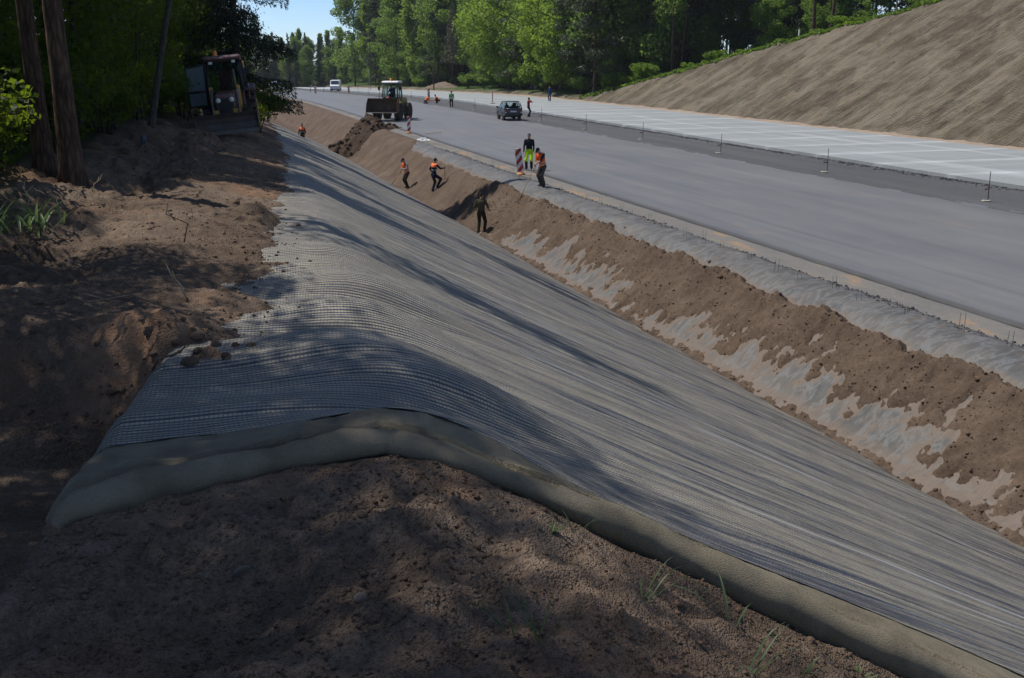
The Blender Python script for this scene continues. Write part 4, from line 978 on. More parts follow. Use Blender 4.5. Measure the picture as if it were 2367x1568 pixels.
    o = bpy.data.objects.new('person', body); col.objects.link(o); o.location = loc; o.rotation_euler = (0, 0, -face); tag(o, label, 'person', group)
    B = np.empty(len(body.vertices) * 3); body.vertices.foreach_get('co', B); B = B.reshape(-1, 3)
    NV = np.empty(len(body.vertices) * 3); body.vertices.foreach_get('normal', NV); NV = NV.reshape(-1, 3)
    LV = [tuple(p.vertices) for p in body.polygons]
    def shell(name, mask, off, mat, par=o):
        ids = np.nonzero(mask)[0]
        if len(ids) < 4: return None
        used = sorted({v for i in ids for v in LV[i]}); mp = {v: k for k, v in enumerate(used)}
        P = B[used] + NV[used] * off
        m2 = bpy.data.meshes.new(name); m2.from_pydata(P.tolist(), [], [tuple(mp[v] for v in LV[i]) for i in ids]); m2.polygons.foreach_set('use_smooth', [True] * len(ids))
        return link(name, m2, mat, par)
    sd_ = (C_ - chest) @ sside
    tor = isr('torso', 'hips', 'sleeve') & (np.abs(sd_) < .175 * s) & (up_ > (-.06 if vest_full else .28) * s) & (up_ < .545 * s)
    if vest:
        ve = shell('vest', tor, .014, plain('hi-vis ' + vest[0], vest[1], .75, 0, .08, 8, .3, .2))
        if bands and ve:
            refl = plain('reflective tape', (.5, .5, .47), .4, 0, .05)
            for lo, hi in ((.02, .065), (.14, .185)): shell('reflective_band', tor & (up_ > lo * s) & (up_ < hi * s), .018, refl, ve)
    if shoulder_patch:
        shell('shoulder_panel', isr('torso', 'sleeve') & (up_ > .36 * s) & (up_ < .56 * s) & (np.abs(sd_) < .23 * s), .008, plain('hi-vis ' + shoulder_patch[0], shoulder_patch[1], .75, 0, .08, 8, .3, .2))
        shell('reflective_band', isr('torso') & (up_ > .20 * s) & (up_ < .235 * s), .006, plain('reflective tape', (.5, .5, .47), .4, 0, .05))
    hz = (C_ - hc) @ hu; hy_ = (C_ - hc) @ hf2
    if cap:
        cm = shell('cap', isr('head', 'nose') & (hz > .035 * s), .010, cloth(*cap))
        w = MB(); c0 = hc + hu * .045 * s + hf2 * .09 * s
        pts = [c0 + hs2 * math.cos(q) * .07 * s + hf2 * math.sin(q) * .085 * s - hu * .02 * math.sin(q) * s for q in np.linspace(0, math.pi, 9)]
        w._add([tuple(p) for p in pts] + [tuple(p - hu * .008) for p in pts], [tuple(range(9)), tuple(range(9, 18))[::-1]] + [(i, i + 1, i + 10, i + 9) for i in range(8)] + [(8, 0, 9, 17)])
        w.build('peak', cloth(*cap), cm)
        shell('hair', isr('head') & (hz <= .04 * s) & (hz > -.05 * s) & (hy_ < -.035 * s), .005, cloth('hair', hair))
    else:
        shell('hair', isr('head') & ((hz > .055 * s) | ((hy_ < -.02 * s) & (hz > -.05 * s))), .009, cloth('hair', hair))
    eye = plain('eye', (.02, .015, .012), .2, 0, 0)
    for e in (-1, 1):
        c = hc + hs2 * e * .032 * s + hf2 * .088 * s + hu * .012 * s
        MB().lathe([(.002, -.006), (.011, -.003), (.012, .002), (.008, .006), (.001, .008)], tuple(c), 8, 'y').build('eye', eye, o)
    Mw = Matrix.Translation(Vector(loc)) @ Matrix.Rotation(-face, 4, 'Z')
    J['w'] = lambda p: Mw @ Vector(p)
    J['hands'] = [tuple(J[0][1]), tuple(J[1][1])]
    return o, J
def pole_tool(name, a, b, r, label, mat, head=None, group=None):
    """a tool handle from world point a (upper end) to b (working end)"""
    a, b = Vector(a), Vector(b); root = empty(name, tuple(b), 0, label, 'tool', group)
    d = a - b
    MB().tube([(0, 0, 0), tuple(d)], [r, r], 8).build('handle', mat, root)
    if head == 'rake':
        s = Vector((d.y, -d.x, 0)).normalized(); steel = plain('worn steel', (.16, .15, .14), .5, .7)
        MB().tube([tuple(s * -.2), tuple(s * .2)], [.014, .014], 6).build('head', steel, root)
        for k in range(9): MB().tube([tuple(s * (-.19 + .0475 * k)), tuple(s * (-.19 + .0475 * k) + Vector((0, 0, -.07)) - d.normalized() * .03)], [.006, .004], 5).build('tine', steel, root)
    if head == 'shovel':
        u = -d.normalized(); s = Vector((d.y, -d.x, 0)).normalized(); n = u.cross(s)
        m = MB(); prof = [(-.09, 0), (.09, 0), (.105, .12), (.08, .22), (0, .28), (-.08, .22), (-.105, .12)]
        vs_ = [tuple(s * x + u * y + n * (.02 - abs(x) * .25)) for x, y in prof]; m._add(vs_ + [tuple(Vector(v) + n * .006) for v in vs_], [tuple(range(7)), tuple(range(7, 14))[::-1]] + [(i, (i + 1) % 7, 7 + (i + 1) % 7, 7 + i) for i in range(7)])
        m.build('blade', plain('worn steel', (.16, .15, .14), .5, .7), root)
    return root
def ditch_z(x, y): return float(max(ditch_soil_z(np.array([x]), np.array([y]))[0], sheet_z(np.array([x]), np.array([y]))[0] if y < 74 and x > 12.3 else -9))
def build_people():
    orange = ('orange', (.85, .13, .015)); navy = ('navy', (.018, .022, .045)); dark = ('dark trousers', (.028, .027, .028)); wood = plain('ash wood', (.38, .27, .16), .7, 0, .2, 12)
    VIEW = lambda x, y: math.atan2(-x, -y)          # heading that faces the camera
    steel = plain('worn steel', (.16, .15, .14), .5, .7)
    st = [(-.11, 0, 0), (.11, 0, 0)]
    # olive shirt, back to the camera, in the ditch
    x, y = 12.42, 44.1; z = ditch_z(x, y); f = VIEW(x, y) + math.pi + .25
    o, J = person((x, y, z), f, 'person in olive shirt and dark trousers standing in the ditch, back turned', ('olive', (.065, .06, .035)), ('dark olive', (.028, .027, .02)), [(-.13, 0, 0, -.25), (.13, .03, 0, .3)], [(-.27, .16, .98), (.30, .20, 1.0)], cap=('black cap', (.015, .016, .02)), sleeves='short', head=(.25, .3), boots=('rubber boots', (.03, .03, .022)), poles=[(-.5, -1, -.3), (.5, -1, -.3)], hold=[None, (.3, 1, 0)])
    w = J['w']; pole_tool('rake', w((.05, .02, 1.12)), w((1.35, 1.0, .83)), .016, 'rake held out over the plastic sheet by the olive shirted person', wood, 'rake')
    # orange vest with shovel
    x, y = 12.55, 60.2; z = ditch_z(x, y); f = VIEW(x, y) + 1.05
    o, J = person((x, y, z), f, 'person in orange vest and black cap shovelling at the ditch bottom', ('pale shirt', (.42, .40, .38)), dark, [(-.12, .02, 0), (.12, -.06, 0)], [(-.06, .34, 1.12), (.10, .42, .84)], lean=(.22, 0), head=(.35, 0), cap=navy, vest=orange, poles=[(-1, -.4, -.4), (1, -.4, -.4)])
    w = J['w']; pole_tool('shovel', w((-.12, .26, 1.32)), w((.30, .95, .10)), .017, 'shovel in the hands of the worker in orange vest', wood, 'shovel')
    # navy jacket with orange shoulders and pole
    x, y = 13.0, 55.4; z = ditch_z(x, y); f = VIEW(x, y) - 2.2
    o, J = person((x, y, z), f, 'person in navy jacket with orange shoulders holding a pole on the ditch bank', navy, navy, [(-.13, .0, -.02), (.12, .14, .18, .2)], [(-.22, .12, .95), (.18, .52, 1.22)], lean=(.10, 0), cap=navy, shoulder_patch=('coral', (.85, .20, .08)), head=(.15, 0), poles=[(-1, -.6, -.2), (.6, -.2, -1)], hold=[None, (0, 1, .3)])
    w = J['w']; px, py, pz = w((.20, .58, 0)); pole_tool('pole', (px, py, z + 1.95), (px, py, ditch_z(px, py) - .05), .015, 'thin wooden pole upright in the hand of the navy jacketed person', wood)
    # dark hoodie and lime trousers behind the leaning board
    x, y = 16.95, 51.2; z = .02; f = VIEW(x, y) + .1
    o, J = person((x, y, z), f, 'person in black jacket and neon yellow trousers behind the leaning barrier board', ('black jacket', (.014, .018, .022)), ('neon yellow', (.50, .75, .02)), [(-.12, 0, 0), (.13, .02, 0)], [(-.24, .20, .92), (.26, .12, .90)], cap=('grey cap', (.10, .09, .09)), shin=('black knee patch', (.02, .02, .02)), head=(.2, 0), h=1.8)
    # orange vest raking down the bank
    x, y = 15.15, 43.9; z = ditch_z(x, y) + .0; f = VIEW(x, y) - 1.15
    f = math.atan2(-1.0, -.55)
    o, J = person((x, y, z), f, 'person in orange vest and navy shirt raking soil down from the shoulder', navy, ('grey work trousers', (.07, .065, .06)), [(-.10, .0, 0), (.12, -.05, 0)], [(-.02, .45, .98), (.10, .40, .74)], lean=(.30, 0), head=(.45, 0), cap=('black cap', (.015, .016, .02)), vest=orange, poles=[(-1, -.2, -.4), (1, -.4, -.4)], sleeves='short')
    w = J['w']; bx, by = 13.95, 43.55; pole_tool('rake', w((.0, .36, 1.14)), (bx, by, ditch_z(bx, by) + .06), .016, 'long rake reaching down the bank from the navy shirted worker', wood, 'rake')
    # two squatting by the stake
    for (x, y, fo, lab, hz) in ((28.6, 125.2, 1.2, 'crouching person in orange jacket working at a stake, knee on the ground', 0), (30.3, 126.2, -1.2, 'crouching person in orange jacket facing the kneeling worker across a stake', 1)):
        person((x, y, .02), VIEW(x, y) + math.pi + fo, lab, ('orange jacket', (.85, .16, .02)), dark, [(-.14, .12, 0), (.14, -.30 if not hz else .12, .0 if hz else .03)], [(-.10, .52, .40), (.12, .54, .36)], lean=(.75, 0), hip=.36, head=(-.3, 0), cap=None, hip_xy=(0, -.12), vox=.018, bands=False, knees=[(-.4, 1, .6), (.4, 1, .5)])
    x, y = 29.4, 116.1
    o, J = person((x, y, .02), VIEW(x, y) + math.pi - .15, 'person in green vest and black trousers leaning on a stick at the stone strip', ('green shirt', (.08, .12, .05)), ('black trousers', (.015, .015, .017)), st, [(-.26, .05, .86), (.27, .16, .92)], vest=('green', (.16, .42, .13)), vox=.018, head=(.15, 0))
    w = J['w']; px, py, pz = w((.31, .2, 0)); pole_tool('stick', (px, py, 1.05), (px, py, .02), .014, 'walking stick in the hand of the green vested person', wood)
    x, y = 31.7, 96.0
    person((x, y, .02), VIEW(x, y) - 1.9, 'person in dark red shirt and black trousers talking on the phone by the blue car', ('dark red', (.16, .012, .014)), ('black trousers', (.012, .012, .014)), [(-.13, .12, 0), (.13, -.10, 0)], [(-.24, .05, .84), (.16, .12, 1.50)], vox=.016, poles=[(-1, -.3, -.3), (1, .3, -1)], head=(.1, 0))
    x, y = 43.0, 122.2
    person((x, y, .27), VIEW(x, y) + .2, 'person in dark blue sweater and jeans walking on the concrete lane', ('blue sweater', (.03, .04, .13)), ('blue jeans', (.03, .045, .09)), [(-.12, .16, 0), (.11, -.14, .02)], [(-.28, .10, .86), (.28, -.08, .88)], vox=.018)
    x, y = 9.4, 84.0; z = float(max(smooth_left(np.array([x]), np.array([y]))[0], -3))
    person((x, y, -1.25), VIEW(x, y) + .4, 'person in black and orange jacket half hidden in the ditch beyond the mat', ('black jacket', (.014, .018, .022)), dark, st, [(-.24, .2, .95), (.24, .2, .95)], shoulder_patch=('coral', (.85, .16, .03)), vox=.016, hair=(.06, .035, .03))
    for x, y, l, c in ((19.2, 216, 'lime', (.45, .75, .08)), (20.0, 217, 'amber', (.75, .45, .05))):
        person((x, y, float(road_z(y)) + .3), VIEW(x, y) + 2.5, 'tiny far person in %s vest bending over beside the parked cars' % l, ('shirt', (.2, .2, .2)), dark, st, [(-.1, .45, .75), (.12, .45, .72)], lean=(.7, 0), vest=(l, c), vox=.03, bands=False)
build_people()
# ---------------------------------------------------------------- vehicles (local axes: x right, y ahead, z up, origin on the ground)
GLASS = None
def glass_mat():
    t = NT('window glass'); b = t.n('BsdfPrincipled'); b.inputs['Base Color'].default_value = (.75, .85, .85, 1); b.inputs['Roughness'].default_value = .03
    b.inputs['Transmission Weight'].default_value = 1; b.inputs['IOR'].default_value = 1.1; b.inputs['Specular IOR Level'].default_value = .9
    return t.end(b.outputs[0])
GLASS = glass_mat()
RUBBER = plain('tyre rubber', (.022, .021, .02), .85, 0, .25, 14, .4, .2, .55, (.12, .095, .07)); STEEL = plain('worn steel', (.16, .15, .14), .5, .7)
BLACKP = plain('black plastic', (.02, .02, .021), .5, 0, .15); CHROME = plain('bright metal', (.55, .55, .55), .25, 1, .05)
RED_L = plain('red lamp lens', (.35, .012, .012), .25, 0, .05, 6, 0, .5); AMBER = plain('amber lens', (.85, .25, .02), .25, 0, .05, 6, 0, .5); WHITE_L = plain('clear lamp lens', (.75, .75, .72), .15, 0, .05, 6, 0, .5)
def wheel(parent, x, y, r, w, rim_c, name='wheel', lugs=0):
    e = 1 if x > 0 else -1; hub = empty(name, (x, y, r)); hub.parent = parent; hub.location = (x, y, r)
    m = MB().lathe([(r * .60, -w / 2), (r * .86, -w / 2), (r * .97, -w * .40), (r, -w * .25), (r, w * .25), (r * .97, w * .40), (r * .86, w / 2), (r * .60, w / 2)], (0, 0, 0), 32, 'x')
    for k in range(lugs):
        a = 2 * math.pi * k / lugs
        for sgn in (-1, 1):
            a2 = a + (math.pi / lugs if sgn > 0 else 0); c = Vector((sgn * w * .25, math.cos(a2) * r * 1.0, math.sin(a2) * r * 1.0)); m.box(tuple(c), (w * .5, r * .10, r * .09), (a2 + math.pi / 2, 0, 0) if False else (a2 - math.pi / 2, 0, sgn * .45))
    m.build('tyre', RUBBER, hub)
    MB().lathe([(.02, e * w * .10), (r * .22, e * w * .22), (r * .30, e * w * .16), (r * .52, e * w * .14), (r * .60, e * w * .42), (r * .62, e * w * .44), (r * .61, -e * w * .4)], (0, 0, 0), 28, 'x').build('rim', rim_c, hub)
    return hub
def quad_pane(name, pts, parent, mat=None, th=.012):
    P = [Vector(p) for p in pts]; n = (P[1] - P[0]).cross(P[2] - P[0]).normalized() * th
    k = len(P); m = MB(); m._add([tuple(p) for p in P] + [tuple(p - n) for p in P], [tuple(range(k)), tuple(range(k, 2 * k))[::-1]] + [(i, (i + 1) % k, k + (i + 1) % k, k + i) for i in range(k)])
    return m.build(name, mat or GLASS, parent)
def frame_bars(m, pts, r):
    for a, b in zip(pts, pts[1:] + pts[:1]): m.tube([a, b], r, 6)

def build_niva():
    """small boxy three-door off-road car, seen from behind"""
    r = empty('car', (28.75, 92.6, float(road_z(92.6)) + .01), R(-5.5), 'dark blue boxy three door off road car parked on the asphalt', 'car')
    paint = plain('dark blue car paint', (.014, .028, .055), .28, .15, .06, 3, 0, .6, .25, (.13, .12, .11))
    # body side outline (y, z): rear at -1.85, front at +1.85
    low = [(-1.80, .42), (-1.84, .62), (-1.82, .98), (-.95, 1.02), (.62, 1.0), (1.72, .94), (1.84, .86), (1.86, .45), (1.62, .40)]
    arch = lambda c, r_: [(c + r_ * math.cos(a), .33 + r_ * math.sin(a)) for a in np.linspace(math.pi * .04, math.pi * .96, 9)]
    outline = [(-1.80, .42), (-1.84, .62), (-1.83, .98), (-.95, 1.02), (.62, 1.0), (1.72, .94), (1.85, .86), (1.86, .45)] + arch(1.18, .40) + arch(-1.02, .40)
    MB().prism(outline, -.80, .80, 'x').build('body', paint, r, .045, 3)
    # cabin shell: pillars and roof with real window openings
    ins = .13
    zb, zt = 1.0, 1.60
    base = {'rl': (-.78, -1.80, zb), 'rr': (.78, -1.80, zb), 'fl': (-.78, .66, zb), 'fr': (.78, .66, zb)}
    top = {'rl': (-.62, -1.52, zt), 'rr': (.62, -1.52, zt), 'fl': (-.61, .06, zt), 'fr': (.61, .06, zt)}
    roof = MB(); roof.prism([(-1.56, 1.585), (-1.50, 1.64), (-.7, 1.665), (.02, 1.64), (.10, 1.585)], -.62, .62, 'x', lambda p, q, s_: (p, q)).build('roof', paint, r, .035, 3)
    pil = MB()
    for k in ('rl', 'rr', 'fl', 'fr'): pil.tube([base[k], top[k]], [.05, .04], 8)
    for e in (-1, 1):
        pil.tube([(e * .78, -.28, zb), (e * .615, -.38, zt)], [.045, .035], 8)
        pil.tube([(e * .78, -1.0, zb), (e * .615, -1.05, zt)], [.03, .025], 8)
        pil.tube([(e * .79, -1.8, zb), (e * .79, .66, zb)], [.03, .03], 8)
    pil.tube([(-.78, -1.81, zb + .02), (.78, -1.81, zb + .02)], .045, 8)
    pil.build('pillar_frame', paint, r)
    quad_pane('rear_window', [(-.66, -1.765, 1.07), (.66, -1.765, 1.07), (.56, -1.56, 1.53), (-.56, -1.56, 1.53)], r)
    quad_pane('windscreen', [(.70, .60, 1.05), (-.70, .60, 1.05), (-.58, .13, 1.56), (.58, .13, 1.56)], r)
    for e in (-1, 1):
        for y0, y1, y2, y3 in ((-.24, .52, .08, -.33), (-.95, -.34, -.42, -1.0), (-1.68, -1.06, -1.1, -1.48)):
            pts = [(e * .785, y0, 1.06), (e * .785, y1, 1.06), (e * .63, y2, 1.54), (e * .63, y3, 1.54)]
            quad_pane('side_window', pts if e > 0 else pts[::-1], r)
        d = MB().prism([(-.30, .48), (-.34, .98), (.60, .96), (.70, .62), (.62, .45)], e * .80, e * .818, 'x').build('door', paint, r, .012); MB().box((e * .83, -.22, .84), (.02, .16, .035)).build('handle', BLACKP, d, .006)
        MB().prism([(-1.55, .66), (-1.55, .705), (1.7, .705), (1.7, .66)], e * .80, e * .822, 'x').build('side_moulding', BLACKP, r)
        mi = MB().box((e * .98, .50, 1.10), (.20, .07, .14)).tube([(e * .80, .52, 1.04), (e * .95, .50, 1.08)], .02, 6).build('mirror', BLACKP, r, .02)
        t = MB().box((e * .69, -1.845, .80), (.17, .05, .24)).build('tail_lamp', RED_L, r, .012); MB().box((e * .69, -1.868, .715), (.15, .02, .05)).build('reversing_lens', WHITE_L, t, .004)
        MB().lathe([(.09, -.02), (.10, .0), (.085, .03), (.02, .045)], (e * .60, 1.86, .70), 20, 'y').build('headlight', WHITE_L, r)
        for y in (-1.02, 1.18): wheel(r, e * .70, y, .345, .20, plain('pale alloy', (.45, .45, .45), .4, .7, .1), 'wheel', 26)
    MB().box((0, -1.90, .52), (1.62, .14, .17)).build('rear_bumper', BLACKP, r, .03)
    MB().box((0, 1.93, .52), (1.62, .14, .16)).build('front_bumper', BLACKP, r, .03)
    MB().box((0, -1.855, .80), (.54, .012, .12)).build('number_plate', plain('plate white', (.55, .56, .55), .5, 0, .06), r, .004)
    tg = MB().prism([(-.56, .62), (.56, .62), (.56, .99), (-.56, .99)], -1.842, -1.83, 'y').build('tailgate', paint, r, .01); MB().box((0, -1.85, .92), (.30, .02, .04)).build('handle', BLACKP, tg, .006)
    MB().tube([(-.6, 1.18, .33), (.6, 1.18, .33)], .055, 8).build('axle', BLACKP, r)
    ax = MB().tube([(-.6, -1.02, .33), (.6, -1.02, .33)], .055, 8); ax.lathe([(.02, -.14), (.13, -.05), (.13, .05), (.02, .14)], (.05, -1.02, .33), 12, 'x').build('axle', BLACKP, r)
    MB().tube([(.32, -1.2, .34), (.32, -1.92, .33)], .03, 8).build('exhaust_pipe', STEEL, r)
    for x in (-.36, .36):
        s = MB().box((x, -.05, .72), (.48, .5, .14)).box((x, -.30, 1.02), (.46, .14, .62), (.18, 0, 0)).box((x, -.36, 1.40), (.26, .10, .18)).build('seat', BLACKP, r, .04)
    MB().box((0, -1.15, .80), (1.1, .5, .14)).box((0, -1.36, 1.02), (1.1, .12, .44), (.15, 0, 0)).build('rear_seat', BLACKP, r, .04)
    MB().box((0, .45, .92), (1.4, .3, .22)).build('dashboard', BLACKP, r, .04)
    MB().tube([(.36 * -1 + .17 * math.cos(a), .22 + .05 * math.sin(a), 1.02 + .16 * math.sin(a)) for a in np.linspace(0, 6.283, 17)], .015, 6, False).build('steering_wheel', BLACKP, r)

def build_loader():
    """articulated wheel loader with its bucket half raised, facing the camera"""
    x, y = 18.75, 95.8
    face = math.atan2(-x, -y) + .30
    r = empty('wheel_loader', (x, y, float(road_z(y)) + .01), -face, 'dull olive wheel loader with raised rusty bucket beside the dark soil heap', 'loader')
    oli = plain('olive paint', (.10, .10, .055), .5, 0, .2, 3, .2, .4, .45, (.16, .12, .08)); yel = plain('faded yellow paint', (.30, .25, .06), .5, 0, .2, 3, .2, .4, .5, (.15, .11, .07))
    rust = plain('rusty steel', (.085, .055, .038), .7, .3, .35, 4, .5, .3, .5, (.17, .11, .07)); white = plain('white roof paint', (.72, .73, .72), .5, 0, .06, 3, 0, .4, .2)
    # rear half: engine hood and counterweight
    MB().prism([(-2.9, .75), (-2.95, 1.35), (-2.7, 1.85), (-1.05, 1.95), (-1.0, .75)], -.62, .62, 'x').build('engine_hood', yel, r, .05)
    MB().box((0, -2.95, 1.0), (1.7, .35, .7)).build('counterweight', oli, r, .05)
    MB().box((0, -1.2, .82), (.9, 3.2, .34)).build('rear_frame', oli, r, .03); MB().box((0, 1.0, .85), (.8, 1.9, .4)).build('front_frame', oli, r, .03)
    # cab
    cab = empty('cab', (0, 0, 0)); cab.parent = r
    MB().prism([(-.95, 1.2), (-.95, 1.95), (.42, 1.95), (.55, 1.2)], -.72, .72, 'x').build('cab_base', oli, cab, .04)
    fr = MB(); C0 = [(-.70, .45, 1.95), (.70, .45, 1.95), (.70, -.90, 1.95), (-.70, -.90, 1.95)]; C1 = [(-.62, .30, 3.20), (.62, .30, 3.20), (.62, -.85, 3.20), (-.62, -.85, 3.20)]
    for a, b in zip(C0, C1): fr.tube([a, b], [.07, .06], 6)
    fr.tube([(-.70, -.15, 1.95), (-.62, -.2, 3.2)], .04, 6).tube([(.70, -.15, 1.95), (.62, -.2, 3.2)], .04, 6); fr.build('cab_frame', oli, cab)
    MB().prism([(-1.0, 3.18), (-1.02, 3.28), (-.8, 3.36), (.25, 3.36), (.48, 3.27), (.46, 3.18)], -.74, .74, 'x').build('cab_roof', white, cab, .04)
    quad_pane('windscreen', [(.63, .46, 1.98), (-.63, .46, 1.98), (-.56, .32, 3.15), (.56, .32, 3.15)], cab)
    quad_pane('rear_window', [(-.63, -.88, 1.98), (.63, -.88, 1.98), (.56, -.85, 3.15), (-.56, -.85, 3.15)], cab)
    for e in (-1, 1):
        pts = [(e * .69, -.85, 1.98), (e * .69, .40, 1.98), (e * .62, .26, 3.15), (e * .62, -.8, 3.15)]; quad_pane('side_window', pts if e > 0 else pts[::-1], cab)
        mi = MB().box((e * .98, .52, 2.75), (.20, .06, .34)).tube([(e * .66, .38, 2.95), (e * .95, .52, 2.9)], .02, 6).build('mirror', BLACKP, r, .02)
        MB().tube([(e * 1.02, .35, 1.7), (e * 1.02, .30, 3.1), (e * .7, .25, 3.2)], .022, 6).build('grab_rail', BLACKP, r)
        l = MB().box((e * .80, .62, 1.72), (.30, .22, .16)).box((e * .80, .62, 1.48), (.30, .22, .14)).build('front_lamp_stack', yel, r, .02); MB().lathe([(.06, 0), (.07, .03), (.02, .05)], (e * .80, .73, 1.72), 16, 'y').build('lens', WHITE_L, l)
        # mudguards and steps
        MB().tube([(e * 1.02, 1.15 + .80 * math.cos(a), .70 + .80 * math.sin(a)) for a in np.linspace(.5, 2.6, 9)], .04, 6).build('mudguard_rail', oli, r)
        MB().prism([(.35, 1.48), (.35, 1.56), (1.15, 1.62), (1.95, 1.50), (1.95, 1.42), (1.15, 1.53)], e * .80, e * 1.22, 'x').build('mudguard', yel, r, .02)
        st = MB(); [st.box((e * .98, -.35, .55 + .34 * k), (.34, .36, .04)) for k in range(4)]; st.tube([(e * 1.14, -.53, .5), (e * 1.14, -.53, 1.65)], .02, 6).tube([(e * 1.14, -.17, .5), (e * 1.14, -.17, 1.65)], .02, 6); st.build('step', oli, r)
        for yy in (-1.75, 1.15): wheel(r, e * .98, yy, .70, .50, yel, 'wheel', 22)
        # lift arms
        MB().prism([(.55, 1.55), (.62, 1.78), (1.7, 1.62), (2.35, 1.05), (2.3, .88), (1.6, 1.38)], e * .36, e * .50, 'x').build('lift_arm', oli, r, .02)
        MB().tube([(e * .43, .7, 1.0), (e * .43, 1.55, 1.42)], [.07, .05], 10).build('lift_cylinder', STEEL, r)
    MB().tube([(0, .75, 1.85), (0, 1.6, 1.75), (0, 2.25, 1.70)], [.08, .06, .05], 10).build('tilt_cylinder', STEEL, r)
    MB().lathe([(.18, -.10), (.24, 0), (.18, .10)], (0, .95, 1.85), 16, 'x').build('tilt_bracket', plain('red oxide', (.28, .04, .025), .6), r)
    # bucket: open to the front, curved back, side plates, cutting lip
    bk = empty('bucket', (0, 0, 0)); bk.parent = r
    curve = [(3.15, .74), (2.75, .72), (2.42, .80), (2.22, 1.02), (2.18, 1.36), (2.28, 1.66), (2.55, 1.92)]
    inner = [(p + .05 if i > 1 else p, q + .05) for i, (p, q) in enumerate(curve)]
    sh = MB(); n = len(curve)
    for i in range(n - 1): sh.prism([curve[i], curve[i + 1], (curve[i + 1][0] + .035, curve[i + 1][1] + .03), (curve[i][0] + .035, curve[i][1] + .03)], -1.40, 1.40, 'x')
    sh.build('bucket_shell', rust, bk)
    for e in (-1, 1): MB().prism(curve + [(2.95, 1.55), (3.1, 1.1)], e * 1.40, e * 1.365, 'x').build('side_plate', rust, bk, .006)
    MB().prism([(3.13, .72), (3.36, .73), (3.36, .755), (3.13, .775)], -1.43, 1.43, 'x').build('cutting_edge', STEEL, bk, .004)
    b = MB().lathe([(.11, 3.36), (.11, 3.40), (.085, 3.41), (.085, 3.54), (.05, 3.60), (.005, 3.61)], (0.05, -.1, 0), 16).build('beacon', AMBER, r)
    MB().box((0, -.15, 2.02), (.5, .5, .12)).box((0, -.42, 2.4), (.48, .12, .7)).build('seat', BLACKP, cab, .03)
    MB().tube([(.05 + .2 * math.cos(a), .18 + .08 * math.sin(a), 2.28 + .18 * math.sin(a)) for a in np.linspace(0, 6.283, 17)], .016, 6, False).build('steering_wheel', BLACKP, cab)
    w = Matrix.Translation(r.location) @ Matrix.Rotation(-face, 4, 'Z'); p = w @ Vector((0, -.15, 1.66))
    person(tuple(p), face, 'person in dark blue jacket sitting at the wheel of the loader cab', ('blue sweater', (.03, .04, .13)), ('dark trousers', (.028, .027, .028)), [(-.14, .42, .0), (.14, .42, .0)], [(-.16, .34, .76), (.2, .34, .76)], hip=.50, lean=(.12, 0), vox=.018, cap=('navy', (.018, .022, .045)), knees=[(-.1, 1, 1), (.1, 1, 1)])

